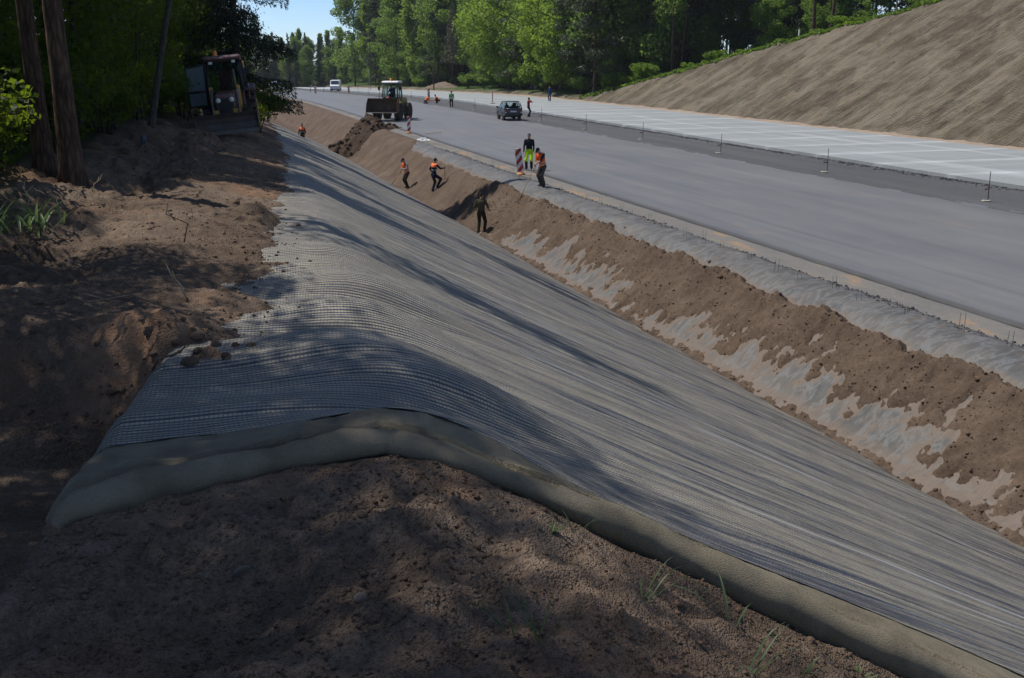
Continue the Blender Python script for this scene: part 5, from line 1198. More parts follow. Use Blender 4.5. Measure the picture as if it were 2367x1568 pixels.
def build_backhoe():
    """tractor with dozer blade and backhoe boom, parked at the wood's edge with its cab door open"""
    x, y = 2.15, 42.6; z = left_z(x, y)
    face = math.atan2(-x, -y) + .05
    r = empty('backhoe_tractor', (x, y, z + .10), 0, 'dark red tractor backhoe with dozer blade and open cab door at the wood edge', 'backhoe')
    r.rotation_euler = (R(1.5), R(5.5), -face)
    red = plain('dark maroon paint', (.075, .022, .018), .4, 0, .15, 3, .1, .5, .35, (.10, .08, .06)); yel = plain('ochre machine paint', (.62, .34, .04), .5, 0, .15, 3, .1, .4, .35, (.14, .10, .07)); blk = plain('cab black paint', (.014, .016, .02), .45, 0, .1)
    grey = plain('scraped blade steel', (.11, .10, .095), .55, .5, .35, 3, .4, .4, .5, (.12, .09, .065))
    MB().prism([(.35, .80), (.35, 1.52), (1.75, 1.40), (1.98, 1.25), (2.0, .80)], -.36, .36, 'x').build('hood', red, r, .07, 3)
    gr = MB().box((0, 2.0, 1.05), (.56, .03, .34)).build('grille', blk, r, .01)
    for e in (-1, 1): MB().lathe([(.085, 0), (.09, .03), (.03, .05)], (e * .24, 2.0, 1.18), 16, 'y').build('headlight', WHITE_L, r)
    MB().box((0, .6, .68), (.5, 3.0, .34)).build('chassis', blk, r, .03)
    cab = empty('cab', (0, 0, 0)); cab.parent = r
    MB().prism([(-1.1, .95), (-1.1, 1.5), (.30, 1.5), (.42, .95)], -.66, .66, 'x').build('cab_base', red, cab, .03)
    fr = MB(); C0 = [(-.64, .36, 1.45), (.64, .36, 1.45), (.74, -1.05, 1.45), (-.74, -1.05, 1.45)]; C1 = [(-.56, .16, 2.62), (.56, .16, 2.62), (.64, -.98, 2.62), (-.64, -.98, 2.62)]
    for a, b in zip(C0, C1): fr.tube([a, b], [.06, .05], 6)
    for e in (-1, 1): fr.tube([(e * .69, -.4, 1.45), (e * .60, -.45, 2.62)], .04, 6)
    fr.tube([C0[0], C0[1]], .05, 6); fr.build('cab_frame', blk, cab)
    MB().prism([(-1.08, 2.60), (-1.10, 2.70), (-.8, 2.80), (.1, 2.80), (.30, 2.70), (.28, 2.60)], -.68, .68, 'x').build('cab_roof', red, cab, .05)
    quad_pane('windscreen', [(.58, .37, 1.5), (-.58, .37, 1.5), (-.50, .18, 2.58), (.50, .18, 2.58)], cab)
    quad_pane('rear_window', [(-.66, -1.06, 1.5), (.66, -1.06, 1.5), (.58, -.99, 2.58), (-.58, -.99, 2.58)], cab)
    quad_pane('side_window', [(-.69, .3, 1.5), (-.71, -1.0, 1.5), (-.62, -.95, 2.58), (-.57, .13, 2.58)], cab)
    # open door swung out to the side (driver's right in the picture's left)
    d = empty('door', (0, 0, 0)); d.parent = r
    fd = MB(); P = [(.72, .28, 1.02), (1.40, .05, 1.02), (1.38, .04, 2.46), (.66, .22, 2.52)]
    frame_bars(fd, P, .035); fd.tube([(.71, .26, 1.55), (1.39, .05, 1.55)], .035, 6); fd.build('door_frame', blk, d)
    quad_pane('upper_pane', [(.74, .25, 1.6), (1.37, .05, 1.6), (1.355, .04, 2.43), (.70, .22, 2.48)], d, plain('sky lit pane', (.16, .20, .23), .08, 0, .1, 3, 0, .9)); quad_pane('lower_pane', [(.74, .27, 1.06), (1.37, .05, 1.06), (1.37, .05, 1.5), (.74, .26, 1.5)], d, plain('sky lit pane', (.16, .20, .23), .08, 0, .1, 3, 0, .9))  # sky reflection is put into the opaque base colour of the panes
    for e in (-1, 1):
        wheel(r, e * .78, -.75, .78, .46, red, 'rear_wheel', 18); wheel(r, e * .72, 1.35, .46, .30, red, 'front_wheel', 16)
        MB().tube([(e * .80, -.75 + .88 * math.cos(a), .80 + .88 * math.sin(a)) for a in np.linspace(.35, 2.8, 10)], .05, 6).build('mudguard_rim', red, r)
        MB().prism([(-1.4, 1.50), (-.75, 1.70), (-.05, 1.50), (-.05, 1.42), (-.75, 1.62), (-1.4, 1.42)], e * .56, e * 1.04, 'x').build('mudguard', red, r, .02)
        # blade push frame: upright masts and arms
        MB().box((e * .50, 1.15, 1.05), (.11, .18, 1.25)).build('mast', yel, r, .02); MB().tube([(e * .46, 1.3, 1.55), (e * .46, 2.3, .55)], [.05, .04], 8).build('lift_cylinder', STEEL, r)
        MB().prism([(.3, .50), (.3, .66), (2.45, .48), (2.45, .32)], e * .44, e * .56, 'x').build('push_arm', yel, r, .015)
        MB().box((e * .42, .25, 2.55), (.14, .06, .10)).build('work_lamp', WHITE_L, r, .02)
    MB().box((0, 1.98, .72), (1.0, .14, .24)).build('cross_beam', yel, r, .02)
    cur = [(2.62, .02), (2.52, .18), (2.48, .36), (2.52, .56), (2.62, .72)]
    bl = MB(); [bl.prism([cur[i], cur[i + 1], (cur[i + 1][0] + .05, cur[i + 1][1]), (cur[i][0] + .05, cur[i][1])], -1.08, 1.08, 'x') for i in range(4)]
    bo = bl.build('blade', grey, r); MB().box((0, 2.66, .06), (2.2, .04, .14)).build('cutting_edge', STEEL, bo, .006)
    for e in (-1, 1): MB().prism([(2.55, .0), (2.45, .36), (2.58, .74), (2.74, .74), (2.72, .0)], e * 1.08, e * 1.105, 'x').build('end_plate', grey, bo, .006)
    # backhoe boom folded up behind, visible beside the cab
    MB().prism([(-1.7, .6), (-1.55, .6), (-1.75, 2.55), (-1.95, 2.60)], -.72, -.50, 'x').build('boom', yel, r, .03)
    MB().prism([(-1.95, 2.55), (-1.80, 2.62), (-2.35, .95), (-2.5, .95)], -.70, -.52, 'x').build('dipper', yel, r, .03)
    MB().prism([(-2.7, .45), (-2.25, .55), (-2.2, 1.0), (-2.45, 1.15), (-2.75, .8)], -.90, -.32, 'x').build('digging_bucket', grey, r, .02)
    MB().box((0, -1.5, .75), (1.8, .22, .5)).build('rear_frame', yel, r, .02)
    for e in (-1, 1): MB().prism([(-1.62, .1), (-1.5, .1), (-1.42, 1.1), (-1.58, 1.1)], e * .86, e * 1.02, 'x').box((e * .94, -1.56, .08), (.30, .34, .05)).build('stabiliser', yel, r, .015)
    MB().tube([(-.42, 1.25, 1.4), (-.42, 1.25, 1.9), (-.42, 1.22, 2.25)], [.045, .04, .038], 10).build('exhaust_pipe', STEEL, r)
    MB().lathe([(.10, 2.79), (.10, 2.83), (.075, 2.84), (.075, 2.95), (.04, 3.0), (.005, 3.01)], (.22, -.1, 0), 16).build('beacon', AMBER, r)
    MB().tube([(-.15, -.2, 2.78), (-.15, -.2, 3.05)], .008, 5).build('aerial', BLACKP, r)
    MB().box((0, -.45, 1.62), (.5, .5, .12)).box((0, -.70, 1.98), (.48, .12, .65)).build('seat', plain('seat maroon', (.06, .018, .016), .7), cab, .03)
    MB().tube([(.2 * math.cos(a), .02 + .09 * math.sin(a), 1.75 + .18 * math.sin(a)) for a in np.linspace(0, 6.283, 17)], .016, 6, False).build('steering_wheel', BLACKP, cab)
    MB().box((-.86, .50, 2.15), (.16, .05, .28)).tube([(-.58, .3, 2.3), (-.84, .5, 2.25)], .016, 6).build('mirror', BLACKP, r, .015)

def simple_car(x, y, face, paint, label, name='car', L=4.3, W=1.74, H=1.45, van=False):
    r = empty(name, (x, y, float(road_z(y)) + .02), -face, label, 'van' if van else 'car'); h = L / 2
    if van:
        body = [(-h, .35), (-h, H - .12), (-h + .12, H), (h - 1.35, H), (h - .75, H * .62), (h - .08, H * .52), (h, .35)]
        MB().prism(body, -W / 2, W / 2, 'x').build('body', paint, r, .07, 3)
        quad_pane('windscreen', [(W * .43, h - .70, H * .64), (-W * .43, h - .70, H * .64), (-W * .40, h - 1.26, H * .95), (W * .40, h - 1.26, H * .95)], r, plain('dark glass', (.03, .045, .06), .08, 0, .05, 3, 0, .8))
    else:
        MB().prism([(-h, .35), (-h + .02, .85), (-h + .5, .92), (h - 1.2, .92), (h - .1, .78), (h, .55), (h - .02, .35)], -W / 2, W / 2, 'x').build('body', paint, r, .07, 3)
        MB().prism([(-h + .35, .90), (-h + .75, H), (h - 2.1, H), (h - 1.25, .90)], -W * .42, W * .42, 'x').build('cabin', plain('dark glass', (.03, .045, .06), .08, 0, .05, 3, 0, .8), r, .06, 3)
        MB().prism([(-h + .78, H - .02), (-h + .85, H + .03), (h - 2.2, H + .03), (h - 2.1, H - .02)], -W * .41, W * .41, 'x').build('roof', paint, r, .015)
    for e in (-1, 1):
        MB().box((e * W * .36, h - .02, .62), (.30, .06, .16)).build('headlight', WHITE_L, r, .02)
        for yy in (-h + .85, h - .85): wheel(r, e * (W / 2 - .1), yy, .31, .2, CHROME)
    MB().box((0, h + .01, .45), (W * .92, .08, .18)).build('bumper', BLACKP, r, .02)
    return r
def build_far_vehicles():
    V = lambda x, y: math.atan2(-x, -y)
    white = plain('white van paint', (.72, .73, .74), .35, 0, .04, 3, 0, .5); red = plain('red car paint', (.22, .02, .02), .3, 0, .05, 3, 0, .6); grey = plain('silver car paint', (.40, .43, .45), .3, .3, .05, 3, 0, .6)
    simple_car(33.6, 233, V(33.6, 233) + .1, white, 'white van driving up the far end of the road', 'van', 5.0, 1.95, 2.3, True)
    simple_car(17.2, 231, V(17.2, 231) + .5, red, 'red car parked at the far end of the asphalt')
    simple_car(21.2, 235, V(21.2, 235) - .2, grey, 'pale van parked beside the red car at the far end', 'van', 4.8, 1.9, 2.1, True)
build_niva(); build_loader(); build_backhoe(); build_far_vehicles()
# ---------------------------------------------------------------- boards, stakes, staples, heap, litter, plants, crumbs
def px(u, v, fn, t0=2, t1=320, step=.02):
    """a photo pixel (of the 2367 wide view) followed along its ray to the surface fn(X, Y)"""
    yw, pt = R(17.4), R(15.0); f = 2450.
    fw = np.array([math.sin(yw) * math.cos(pt), math.cos(yw) * math.cos(pt), -math.sin(pt)]); rt = np.array([math.cos(yw), -math.sin(yw), 0]); up = np.cross(rt, fw)
    d = fw + rt * (u - 1183.5) / f - up * (v - 784) / f; t = np.arange(t0, t1, step); P = np.array([0, 0, CAM_H]) + t[:, None] * d
    i = int(np.argmax(P[:, 2] < fn(P[:, 0], P[:, 1]))); return tuple(P[i])
flat = lambda X, Y: road_z(Y)
bank = lambda X, Y: np.maximum(soil_z(X, Y), np.where(Y > grid_edge(X), np.where(-(X - ridge_x(Y)) < 2.2, mat_z(X, Y), -9), -9))
def board_mat():
    t = NT('red white warning stripes'); v = t.objc(); s = t.n('SeparateXYZ'); t.l(v, s.inputs[0])
    f = t.math('FRACT', t.math('ADD', t.math('MULTIPLY', t.math('ADD', s.outputs['Z'], t.math('MULTIPLY', s.outputs['X'], -1.0)), 2.35), .12))
    k = t.math('GREATER_THAN', f, .5)
    c = t.mix(k, (.68, .68, .66), (.42, .02, .025)); c = t.mix(t.math('MULTIPLY', t.ramp(t.noise(v, 5, 5, .7), [(.5, (0, 0, 0)), (.7, (1, 1, 1))]), .25), c, (.35, .31, .27))
    return t.end(t.bsdf(c, .45, 0, None, .4))
M_board = board_mat()
def board(loc, rz, label, h=1.0, w=.26, tilt=(0, 0), plank=False, group=None):
    r = empty('barrier_board', loc, rz, label, 'barrier board', group); r.rotation_euler = (tilt[0], tilt[1], rz)
    MB().box((0, 0, h / 2 + .14), (w, .025, h)).build('panel', M_board, r, .006)
    MB().tube([(0, .035, 0), (0, .035, h + .16)], .018, 8).build('post', plain('galvanised steel', (.38, .38, .37), .45, .6), r)
    if plank: MB().box((0, 0, .035), (1.1, .16, .07)).build('base', plain('weathered plank', (.40, .33, .23), .8, 0, .2), r, .01)
    else: MB().lathe([(.20, 0), (.20, .05), (.13, .09), (.05, .11)], (0, .02, 0), 14).build('base', plain('orange rubber base', (.72, .30, .10), .8, 0, .2, 8, .2, .3, .3), r)
    return r
def build_boards():
    V = lambda x, y: math.atan2(x, -y) * 0 - math.atan2(x, y)
    b = 'red and white striped barrier board '
    board((16.62, 78.6, .0), V(16.6, 78.6) + .1, b + 'upright on the shoulder near the soil heap', 1.08, .25)
    board((15.95, 49.4, -.02), V(16.2, 49.4) - .15, b + 'leaning askew in front of the neon trousers', 1.12, .32, (.05, -.13))
    board((31.95, 138.2, .1), V(32, 138) + .2, b + 'on the concrete lane behind the crouching workers', 1.15, .3)
    board((34.9, 118.8, .255), V(34.9, 118.8) + 1.15, b + 'edge on with plank base on the concrete lane', 1.35, .26, (0, 0), True)
    for x, y, l in ((24.6, 196, 'at the far end beside the parked cars'), (31.2, 200, 'at the far end before the white van')):
        board((x, y, float(road_z(y))), V(x, y), b + l, 1.25, .34)
def build_stakes():
    rod = plain('dark iron rod', (.03, .028, .027), .6, .5); puck = plain('pale concrete puck', (.36, .34, .28), .85, 0, .12, 9, .3); clamp = plain('rusty clamp', (.16, .04, .03), .7, 0, .2)
    first = None; rng = np.random.default_rng(5)
    ys = [34.4, 45.6, 56.5, 67.5, 78.2, 88.8, 99.6, 110.4, 121.2, 132, 142.5, 153, 164, 175, 186, 197, 207, 218, 229, 240, 251]
    for i, y in enumerate(ys):
        x = 30.55 - .012 * max(0, 131 - y) * 0 + float(rng.normal() * .03)
        if first is None:
            first = r = empty('guide_stake', (0, 0, 0), 0, 'thin iron guide stake with a round concrete foot on the stone strip', 'stake', 'guide stakes along the concrete lane')
            MB().tube([(0, 0, 0), (0, 0, 1.16)], .016, 8).build('rod', rod, r); MB().lathe([(.16, 0), (.17, .015), (.17, .04), (.155, .05)], (-.16, -.05, 0), 20).build('foot', puck, r)
            MB().box((-.10, 0, .48), (.24, .035, .05)).build('clamp', clamp, r, .006); MB().tube([(-.24, -.05, .05), (0, 0, .04)], .012, 6).build('foot_bar', rod, r)
        else: r = copy_tree(first)
        r.location = (x, y, float(road_z(y)) + .012); r.rotation_euler = (float(rng.normal() * .015), float(rng.normal() * .02), float(rng.normal() * .25))
def build_staples():
    rod = plain('dark iron rod', (.03, .028, .027), .6, .5); rng = np.random.default_rng(9); me = None
    for k in range(40):
        y = 13.6 + k * 1.42 + float(rng.normal() * .33)
        if y > 70: break
        x = 15.25 + float(rng.normal() * .10)
        if me is None:
            m = MB()
            for e in (-1, 1): m.tube([(e * .055, 0, -.1), (e * .05, 0, .34)], .0045, 6)
            m.tube([(-.05, 0, -.06), (.05, 0, -.06)], .007, 6)
            o = m.build('anchor_staple', rod); me = o.data
        else: o = link('anchor_staple', me)
        o.location = (x, y, float(sheet_z(np.array([x]), np.array([y]))[0])); o.rotation_euler = (float(rng.normal() * .08), float(rng.normal() * .08), float(rng.normal() * .4)); s = float(rng.uniform(.45, 1.15)); o.scale = (1, 1, s)
        tag(o, 'thin two pronged wire staple standing in the plastic sheet on the shoulder', 'staple', 'wire staples along the shoulder')
# ---- clods
_ico = None
def ico(sub):
    bm = bmesh.new(); bmesh.ops.create_icosphere(bm, subdivisions=sub, radius=1); bm.verts.ensure_lookup_table()
    V = np.array([v.co[:] for v in bm.verts]); F = np.array([[v.index for v in f.verts] for f in bm.faces]); bm.free(); return V, F
def scatter(name, P, size, mat, rng, sub=2, squash=.7, rough=.30, smooth=True):
    V0, F0 = ico(sub); n = len(P); var = [V0 * (1 + rough * (np.random.default_rng(k).random((len(V0), 1)) * 2 - 1)) for k in range(12)]; var = np.array(var)[rng.integers(0, 12, n)]
    a = rng.uniform(0, 6.28, n); sc = size[:, None] * rng.uniform(.7, 1.3, (n, 3)); sc[:, 2] *= squash; var = var * sc[:, None, :]
    c, s = np.cos(a)[:, None], np.sin(a)[:, None]; X = var[..., 0] * c - var[..., 1] * s; Y = var[..., 0] * s + var[..., 1] * c
    Vv = np.stack([X, Y, var[..., 2]], -1) + P[:, None, :]; F = F0[None] + (np.arange(n) * len(V0))[:, None, None]
    o = link(name, np_mesh(name, Vv.reshape(-1, 3), F.reshape(-1, 3), smooth), mat); return o
def build_clods():
    rng = np.random.default_rng(77)
    def power(n, lo, hi, e=2.2): u = rng.random(n); return lo * (1 - u * (1 - (lo / hi) ** e)) ** (-1 / e)
    # foreground bank and trench
    n = 7000; X = rng.uniform(-2.5, 5.5, n); Y = rng.uniform(2.2, 6.4, n); k = (Y < nose(X) - .03) & (fbm(X * 1.3, Y * 1.3, 3, 301) > -.12 + .5 * rng.random(n) - .25); X, Y = X[k], Y[k]; s = power(len(X), .005, .022)
    tag(scatter('foreground_clods', np.stack([X, Y, soil_z(X, Y) + s * .05], 1), s, M_clod, rng), 'small soil crumbs strewn over the bare bank in front of the felt fold', 'soil crumbs', None, 'stuff')
    n = 9000; X = rng.uniform(-3.5, 2.2, n); Y = 6.5 + rng.random(n) ** 1.5 * 26; d = -(X - ridge_x(Y)); k = (d > mat_left(Y) - .05) & (fbm(X * 1.1, Y * .8, 3, 305) > -.05 + .4 * rng.random(n) - .2); X, Y = X[k], Y[k]; s = power(len(X), .008, .045)
    tag(scatter('bench_clods', np.stack([X, Y, soil_z(X, Y) + s * .05], 1), s, M_clod, rng, 1), 'loose soil lumps strewn over the churned bench', 'soil lumps', None, 'stuff')
    # lumps along the edge of the mat
    n = 900; Y = 7.6 + rng.random(n) ** 1.4 * 20; X = ridge_x(Y) - mat_left(Y) + rng.normal(size=n) * .22 + .12; s = power(n, .006, .024, 1.6)
    tag(scatter('mat_edge_clods', np.stack([X, Y, np.maximum(mat_z(X, Y), soil_z(X, Y)) + s * .3], 1), s, M_clod, rng, 1), 'dark soil crumbs scattered along the buried edge of the mat', 'soil crumbs', None, 'stuff')
    # ditch bank
    n = 9000; Y = 9 + rng.random(n) ** 1.3 * 42; X = rng.uniform(12.2, 14.6, n); zs = ditch_soil_z(X, Y); k = zs > sheet_z(X, Y) - .0; X, Y, zs = X[k], Y[k], zs[k]; s = power(len(X), .010, .05)
    q = (X - 12.35) / 2.0; s = s * np.where(q > .85, 1.35, 1)
    tag(scatter('ditch_bank_clods', np.stack([X, Y, zs + s * .0], 1), s, M_loose, rng, 1), 'loose brown lumps of soil over the ditch bank', 'soil lumps', None, 'stuff')
    # stones along the concrete edge
    n = 6500; Y = 26 + rng.random(n) ** 1.5 * 75; X = 33.93 + rng.normal(size=n) * .11; s = power(n, .022, .07, 1.8)
    M_st = plain('dark crushed stone pieces', (.055, .056, .062), .85, 0, .6, 3)
    tag(scatter('edge_stones', np.stack([X, Y, road_z(Y) + .03 + .07 * np.exp(-((X - 33.95) / .2) ** 2) * rng.random(n)], 1), s, M_st, rng, 1, .8, .3, False), 'dark crushed stones banked against the concrete lane edge', 'stones', None, 'stuff')
    n = 3500; Y = 9 + rng.random(n) ** 1.4 * 55; X = 15.66 + .12 * fbm(Y * .8, Y * 0, 3, 151) + rng.normal(size=n) * .09; s = power(n, .012, .045, 1.8)
    tag(scatter('shoulder_stones', np.stack([X, Y, shoulder_z(X, Y) + .03], 1), s, M_st, rng, 1, .8, .3, False), 'dark stones in a thin line along the sandy shoulder', 'stones', None, 'stuff')
    n = 21000; X = rng.uniform(-1.2, 4.2, n); Y = rng.uniform(2.9, 5.6, n); k = (Y < nose(X) - .01) & (fbm(X * 1.7, Y * 1.7, 3, 331) > -.25 + .5 * rng.random(n) - .1); X, Y = X[k], Y[k]; s = power(len(X), .0035, .012)
    tag(scatter('foreground_crumbs', np.stack([X, Y, soil_z(X, Y) + s * .2], 1), s, M_clod, rng, 1, .8, .35), 'fine crumbs of soil over the bare bank before the felt fold', 'soil crumbs', None, 'stuff')
    # larger single clods that can be picked out
    me = []
    for k in range(3):
        V0, F0 = ico(3); d = 1 + .55 * fbm(V0[:, 0] * 1.9 + k * 9 + V0[:, 2], V0[:, 1] * 1.9 + V0[:, 2] * 1.6, 5, 310 + k, .65); V = V0 * d[:, None] * np.array([1, .85, .7]); me.append(np_mesh('soil_clod', V, F0, True)); me[k].materials.append(M_clod)
    spots = [((500, 800), .075), ((545, 800), .05), ((580, 800), .055), ((520, 822), .05), ((460, 815), .07), ((440, 840), .09), ((565, 690), .04), ((690, 522), .06), ((455, 778), .08), ((405, 790), .07), ((350, 770), .10), ((120, 1235), .08), ((405, 1152), .035), ((280, 905), .06), ((330, 740), .05), ((1275, 474), .10), ((1640, 606), .11), ((2260, 876), .10), ((2110, 822), .08), ((1445, 527), .07), ((545, 470), .12)]
    for i, ((u, v), s) in enumerate(spots):
        if u > 1200: P = px(u, v, lambda X, Y: np.where((X > 12.2) & (X < 16), np.maximum(ditch_soil_z(X, Y), sheet_z(X, Y)), -3.)); m = M_loose
        else: P = px(u, v, bank)
        s *= .62
        o = link('soil_clod', me[i % 3]); o.location = (P[0], P[1], P[2] + s * .1); o.scale = (s, s, s); o.rotation_euler = (rng.uniform(-.4, .4), rng.uniform(-.4, .4), rng.uniform(0, 6.28))
        on = 'lying on the bank crest above the plastic sheet' if u > 1200 else ('lying beside the felt fold' if v > 1100 else 'lying at the buried edge of the mat')
        tag(o, 'single clod of brown soil ' + on, 'clod', 'single soil clods ' + on)
def build_heap():
    """dark excavated heap that blocks the ditch in front of the loader"""
    c = np.array([14.3, 84.0]); n = 110; u = np.linspace(-1, 1, n); A, B = np.meshgrid(u, u)
    X = c[0] + A * 4.0; Y = c[1] + B * 5.2; r = np.sqrt((A / .95) ** 2 + (B / .9) ** 2)
    ramp_ = np.where(X < DITCH_X, smooth_left(X, Y), shoulder_z(X, Y))
    main = np.exp(-(((X - 14.4) / 1.6) ** 2 + ((Y - 84.3) / 2.2) ** 2)) * 1.55 + np.exp(-(((X - 12.6) / 1.3) ** 2 + ((Y - 82.6) / 1.8) ** 2)) * 1.5 + np.exp(-(((X - 17.0) / .9) ** 2 + ((Y - 85.2) / 1.0) ** 2)) * .45
    lum = fbm(X * .9, Y * .9, 4, 401, .6) * .5 + fbm(X * 3.2, Y * 3.2, 3, 405, .6) * .28
    Z = ramp_ - .35 + main * (1 + .0 * lum) + lum * np.clip(main * 1.2, 0, .75) * .9 - .5 * sstep(.75, 1.0, r)
    o = link('soil_heap', grid_mesh('soil_heap', X, Y, Z), M_heap); tag(o, 'big heap of dark brown excavated soil filling the ditch below the loader', 'soil heap')
    rng = np.random.default_rng(3); k = rng.integers(0, n * n, 420); s = rng.uniform(.04, .20, 420); P = np.stack([X.ravel()[k], Y.ravel()[k], Z.ravel()[k] + s * .15], 1); keep = main.ravel()[k] > .35
    cl = scatter('lumps', P[keep], s[keep], M_heap, rng, 2, .8, .22); cl.parent = o; cl['kind'] = 'stuff'
    # sandy mound beyond the concrete lane with a lone post
    X, Y = np.meshgrid(np.linspace(47.6, 60, 50), np.linspace(176, 232, 90)); Z = road_z(Y) + 2.0 * np.exp(-(((X - 51.8) / 2.4) ** 2 + ((Y - 212) / 13) ** 2)) + .25 * fbm(X * .6, Y * .6, 4, 411) - .15
    o = link('sand_mound', grid_mesh('sand_mound', X, Y, Z), soil_mat('pale mound soil', (.11, .085, .062), (.165, .125, .093), (.22, .175, .13), .8, .6)[0]); tag(o, 'low pale sandy mound at the forest foot beyond the concrete lane', 'mound')
    X, Y = np.meshgrid(np.linspace(14.5, 19.8, 30), np.linspace(214, 222, 40)); Z = road_z(Y) + .9 * np.exp(-(((X - 17.8) / 1.2) ** 2 + ((Y - 218) / 1.8) ** 2)) + .12 * fbm(X * 2, Y * 2, 3, 415) - .1
    o = link('rubble_heap', grid_mesh('rubble_heap', X, Y, Z), M_sand); tag(o, 'small reddish rubble heap in front of the far parked cars', 'heap')
def build_litter():
    wood = plain('ash wood', (.38, .27, .16), .7, 0, .2, 12); pale = plain('pale lath wood', (.52, .45, .34), .8, 0, .15)
    # laths lying across the shoulder and on the road edge
    for i, (a, b, l) in enumerate((((14.2, 62.3, -.38), (16.3, 62.6, .06), 'long pale wooden lath lying across the shoulder on the bank top'), ((17.4, 76.6, .03), (19.0, 78.2, .03), 'thin dark lath lying on the asphalt by the barrier board'))):
        a, b = Vector(a), Vector(b); d = b - a; o = MB().box((0, 0, 0), (d.length, .07, .03)).build('wooden_lath', pale if i == 0 else wood, None, .004); o.location = (a + b) / 2 + Vector((0, 0, .05)); o.rotation_euler = (0, -math.asin(d.z / d.length), math.atan2(d.y, d.x)); tag(o, l, 'lath')
    # crumpled white plastic
    n = 46; u = np.linspace(-1, 1, n); A, B = np.meshgrid(u, u); X = 16.2 + A * .38 + .15 * fbm(B * 2, A * 2, 2, 501); Y = 71.8 + B * .55; Z = shoulder_z(X, Y) + .03 + .34 * np.abs(fbm(A * 3, B * 3, 4, 503, .65)) * (1.1 - A ** 2) * (1.1 - B ** 2)
    o = link('plastic_wrap', grid_mesh('plastic_wrap', X, Y, Z), plain('white plastic film', (.50, .52, .54), .4, 0, .1, 3, 0, .5)); tag(o, 'crumpled white plastic film lying on the shoulder near the barrier board', 'plastic film')
    # post at the wood edge above the cutting
    y = 99.5; x = 48.3 + 1.8 * (float(cut_top(y)) - .12) + 1.6; r = empty('marker_post', (x, y, rz_(x, y)), 0, 'small white marker post in the grass above the cutting', 'post')
    MB().box((0, 0, .55), (.13, .13, 1.1)).build('post', plain('white paint', (.7, .7, .68), .6), r, .01); MB().prism([(-.08, 1.1), (.08, 1.1), (0, 1.2)], -.08, .08, 'y').build('cap', BLACKP, r); MB().box((0, 0, .25), (.136, .136, .35)).build('band', plain('rust band', (.25, .08, .04), .7), r)
    o = MB().tube([(0, 0, -.2), (.05, 0, 3), (.12, .05, 7.6)], [.13, .12, .09], 10).build('bare_post', B_pine); o.location = (48.9, 207, float(road_z(207))); tag(o, 'tall bare brown pole standing in front of the sandy mound', 'pole')
    # bundle in the wood
    P = px(332, 330, lambda X, Y: soil_z(X, Y)); V0, F0 = ico(3); V = V0 * (1 + .22 * fbm(V0[:, 0] * 2, V0[:, 1] * 2 + V0[:, 2] * 3, 3, 509))[:, None] * np.array([.07, .06, .11]); o = link('sack', np_mesh('sack', V, F0, True), plain('pale blue sacking', (.06, .08, .11), .8, 0, .2, 8, .5)); o.location = (P[0], P[1], P[2] + .09); tag(o, 'small pale blue sack standing among the dark trunks of the wood', 'sack')
    # beams on trestles at the far end of the road
    for x0, x1, y, l in ((26.5, 30.0, 222, 'horizontal barrier beam on trestles between the pale van and the white van'), (36.5, 42.0, 236, 'horizontal barrier beam on trestles beyond the white van')):
        z = float(road_z(y)); r = empty('barrier_beam', (x0, y, z), 0, l, 'barrier'); MB().box(((x1 - x0) / 2, 0, 1.0), (x1 - x0, .06, .16)).build('beam', plain('dull yellow beam', (.30, .27, .20), .7), r)
        for e in (.4, x1 - x0 - .4): MB().tube([(e, -.3, 0), (e, 0, 1.0), (e, .3, 0)], .03, 6).build('trestle', STEEL, r)
    # twigs and roots on the bench and hanging out of the mat
    tw = plain('dry twig', (.14, .10, .07), .85, 0, .25, 12); straw = plain('dry straw', (.36, .29, .18), .8, 0, .2, 12); rng = np.random.default_rng(21)
    for i, (u, v, L, m, l) in enumerate(((60, 480, .38, straw, 'curved pale stick standing up from the bench soil'), (215, 440, .3, straw, 'short pale stick leaning at the foot of the thick pine'), (560, 400, .6, tw, 'thin dark twig sticking up from the bench beside the mat'), (420, 560, .55, tw, 'forked dark twig in the wheel rut of the bench'), (610, 440, .5, tw, 'thin dark twig at the pale end of the mat edge'), (400, 722, .9, tw, 'long root lying over the dug soil beside the mat'), (360, 850, .5, tw, 'tangled root hanging over the anchor trench'), (430, 690, .35, straw, 'short white root in the dug soil'), (1600, 700, .8, tw, 'dark branch lying down the raked ditch bank'), (1730, 650, .5, tw, 'forked dark branch half buried in the ditch bank'))):
        P = px(u, v, bank) if u < 1200 else px(u, v, lambda X, Y: np.where((X > 12.2) & (X < 16), ditch_soil_z(X, Y), -3.)); flat_ = i in (5, 6, 8, 9); a = rng.uniform(0, 6.28)
        d = Vector((math.cos(a), math.sin(a) * .4, .25 if flat_ else 1.6)).normalized() * L; b = Vector((rng.normal() * .1, rng.normal() * .1, .05)) * L; p0 = Vector(P) - d * .12
        m_ = MB(); m_.tube([tuple(p0 - Vector(P)), tuple(d * .35 + b), tuple(d * .7 - b * .6), tuple(d)], [.009, .008, .006, .003], 6); m_.tube([tuple(d * .5), tuple(d * .75 + Vector((rng.normal(), rng.normal(), .3)) * L * .15)], [.008, .003], 5)
        o = m_.build('twig', m); o.location = P; tag(o, l, 'twig')
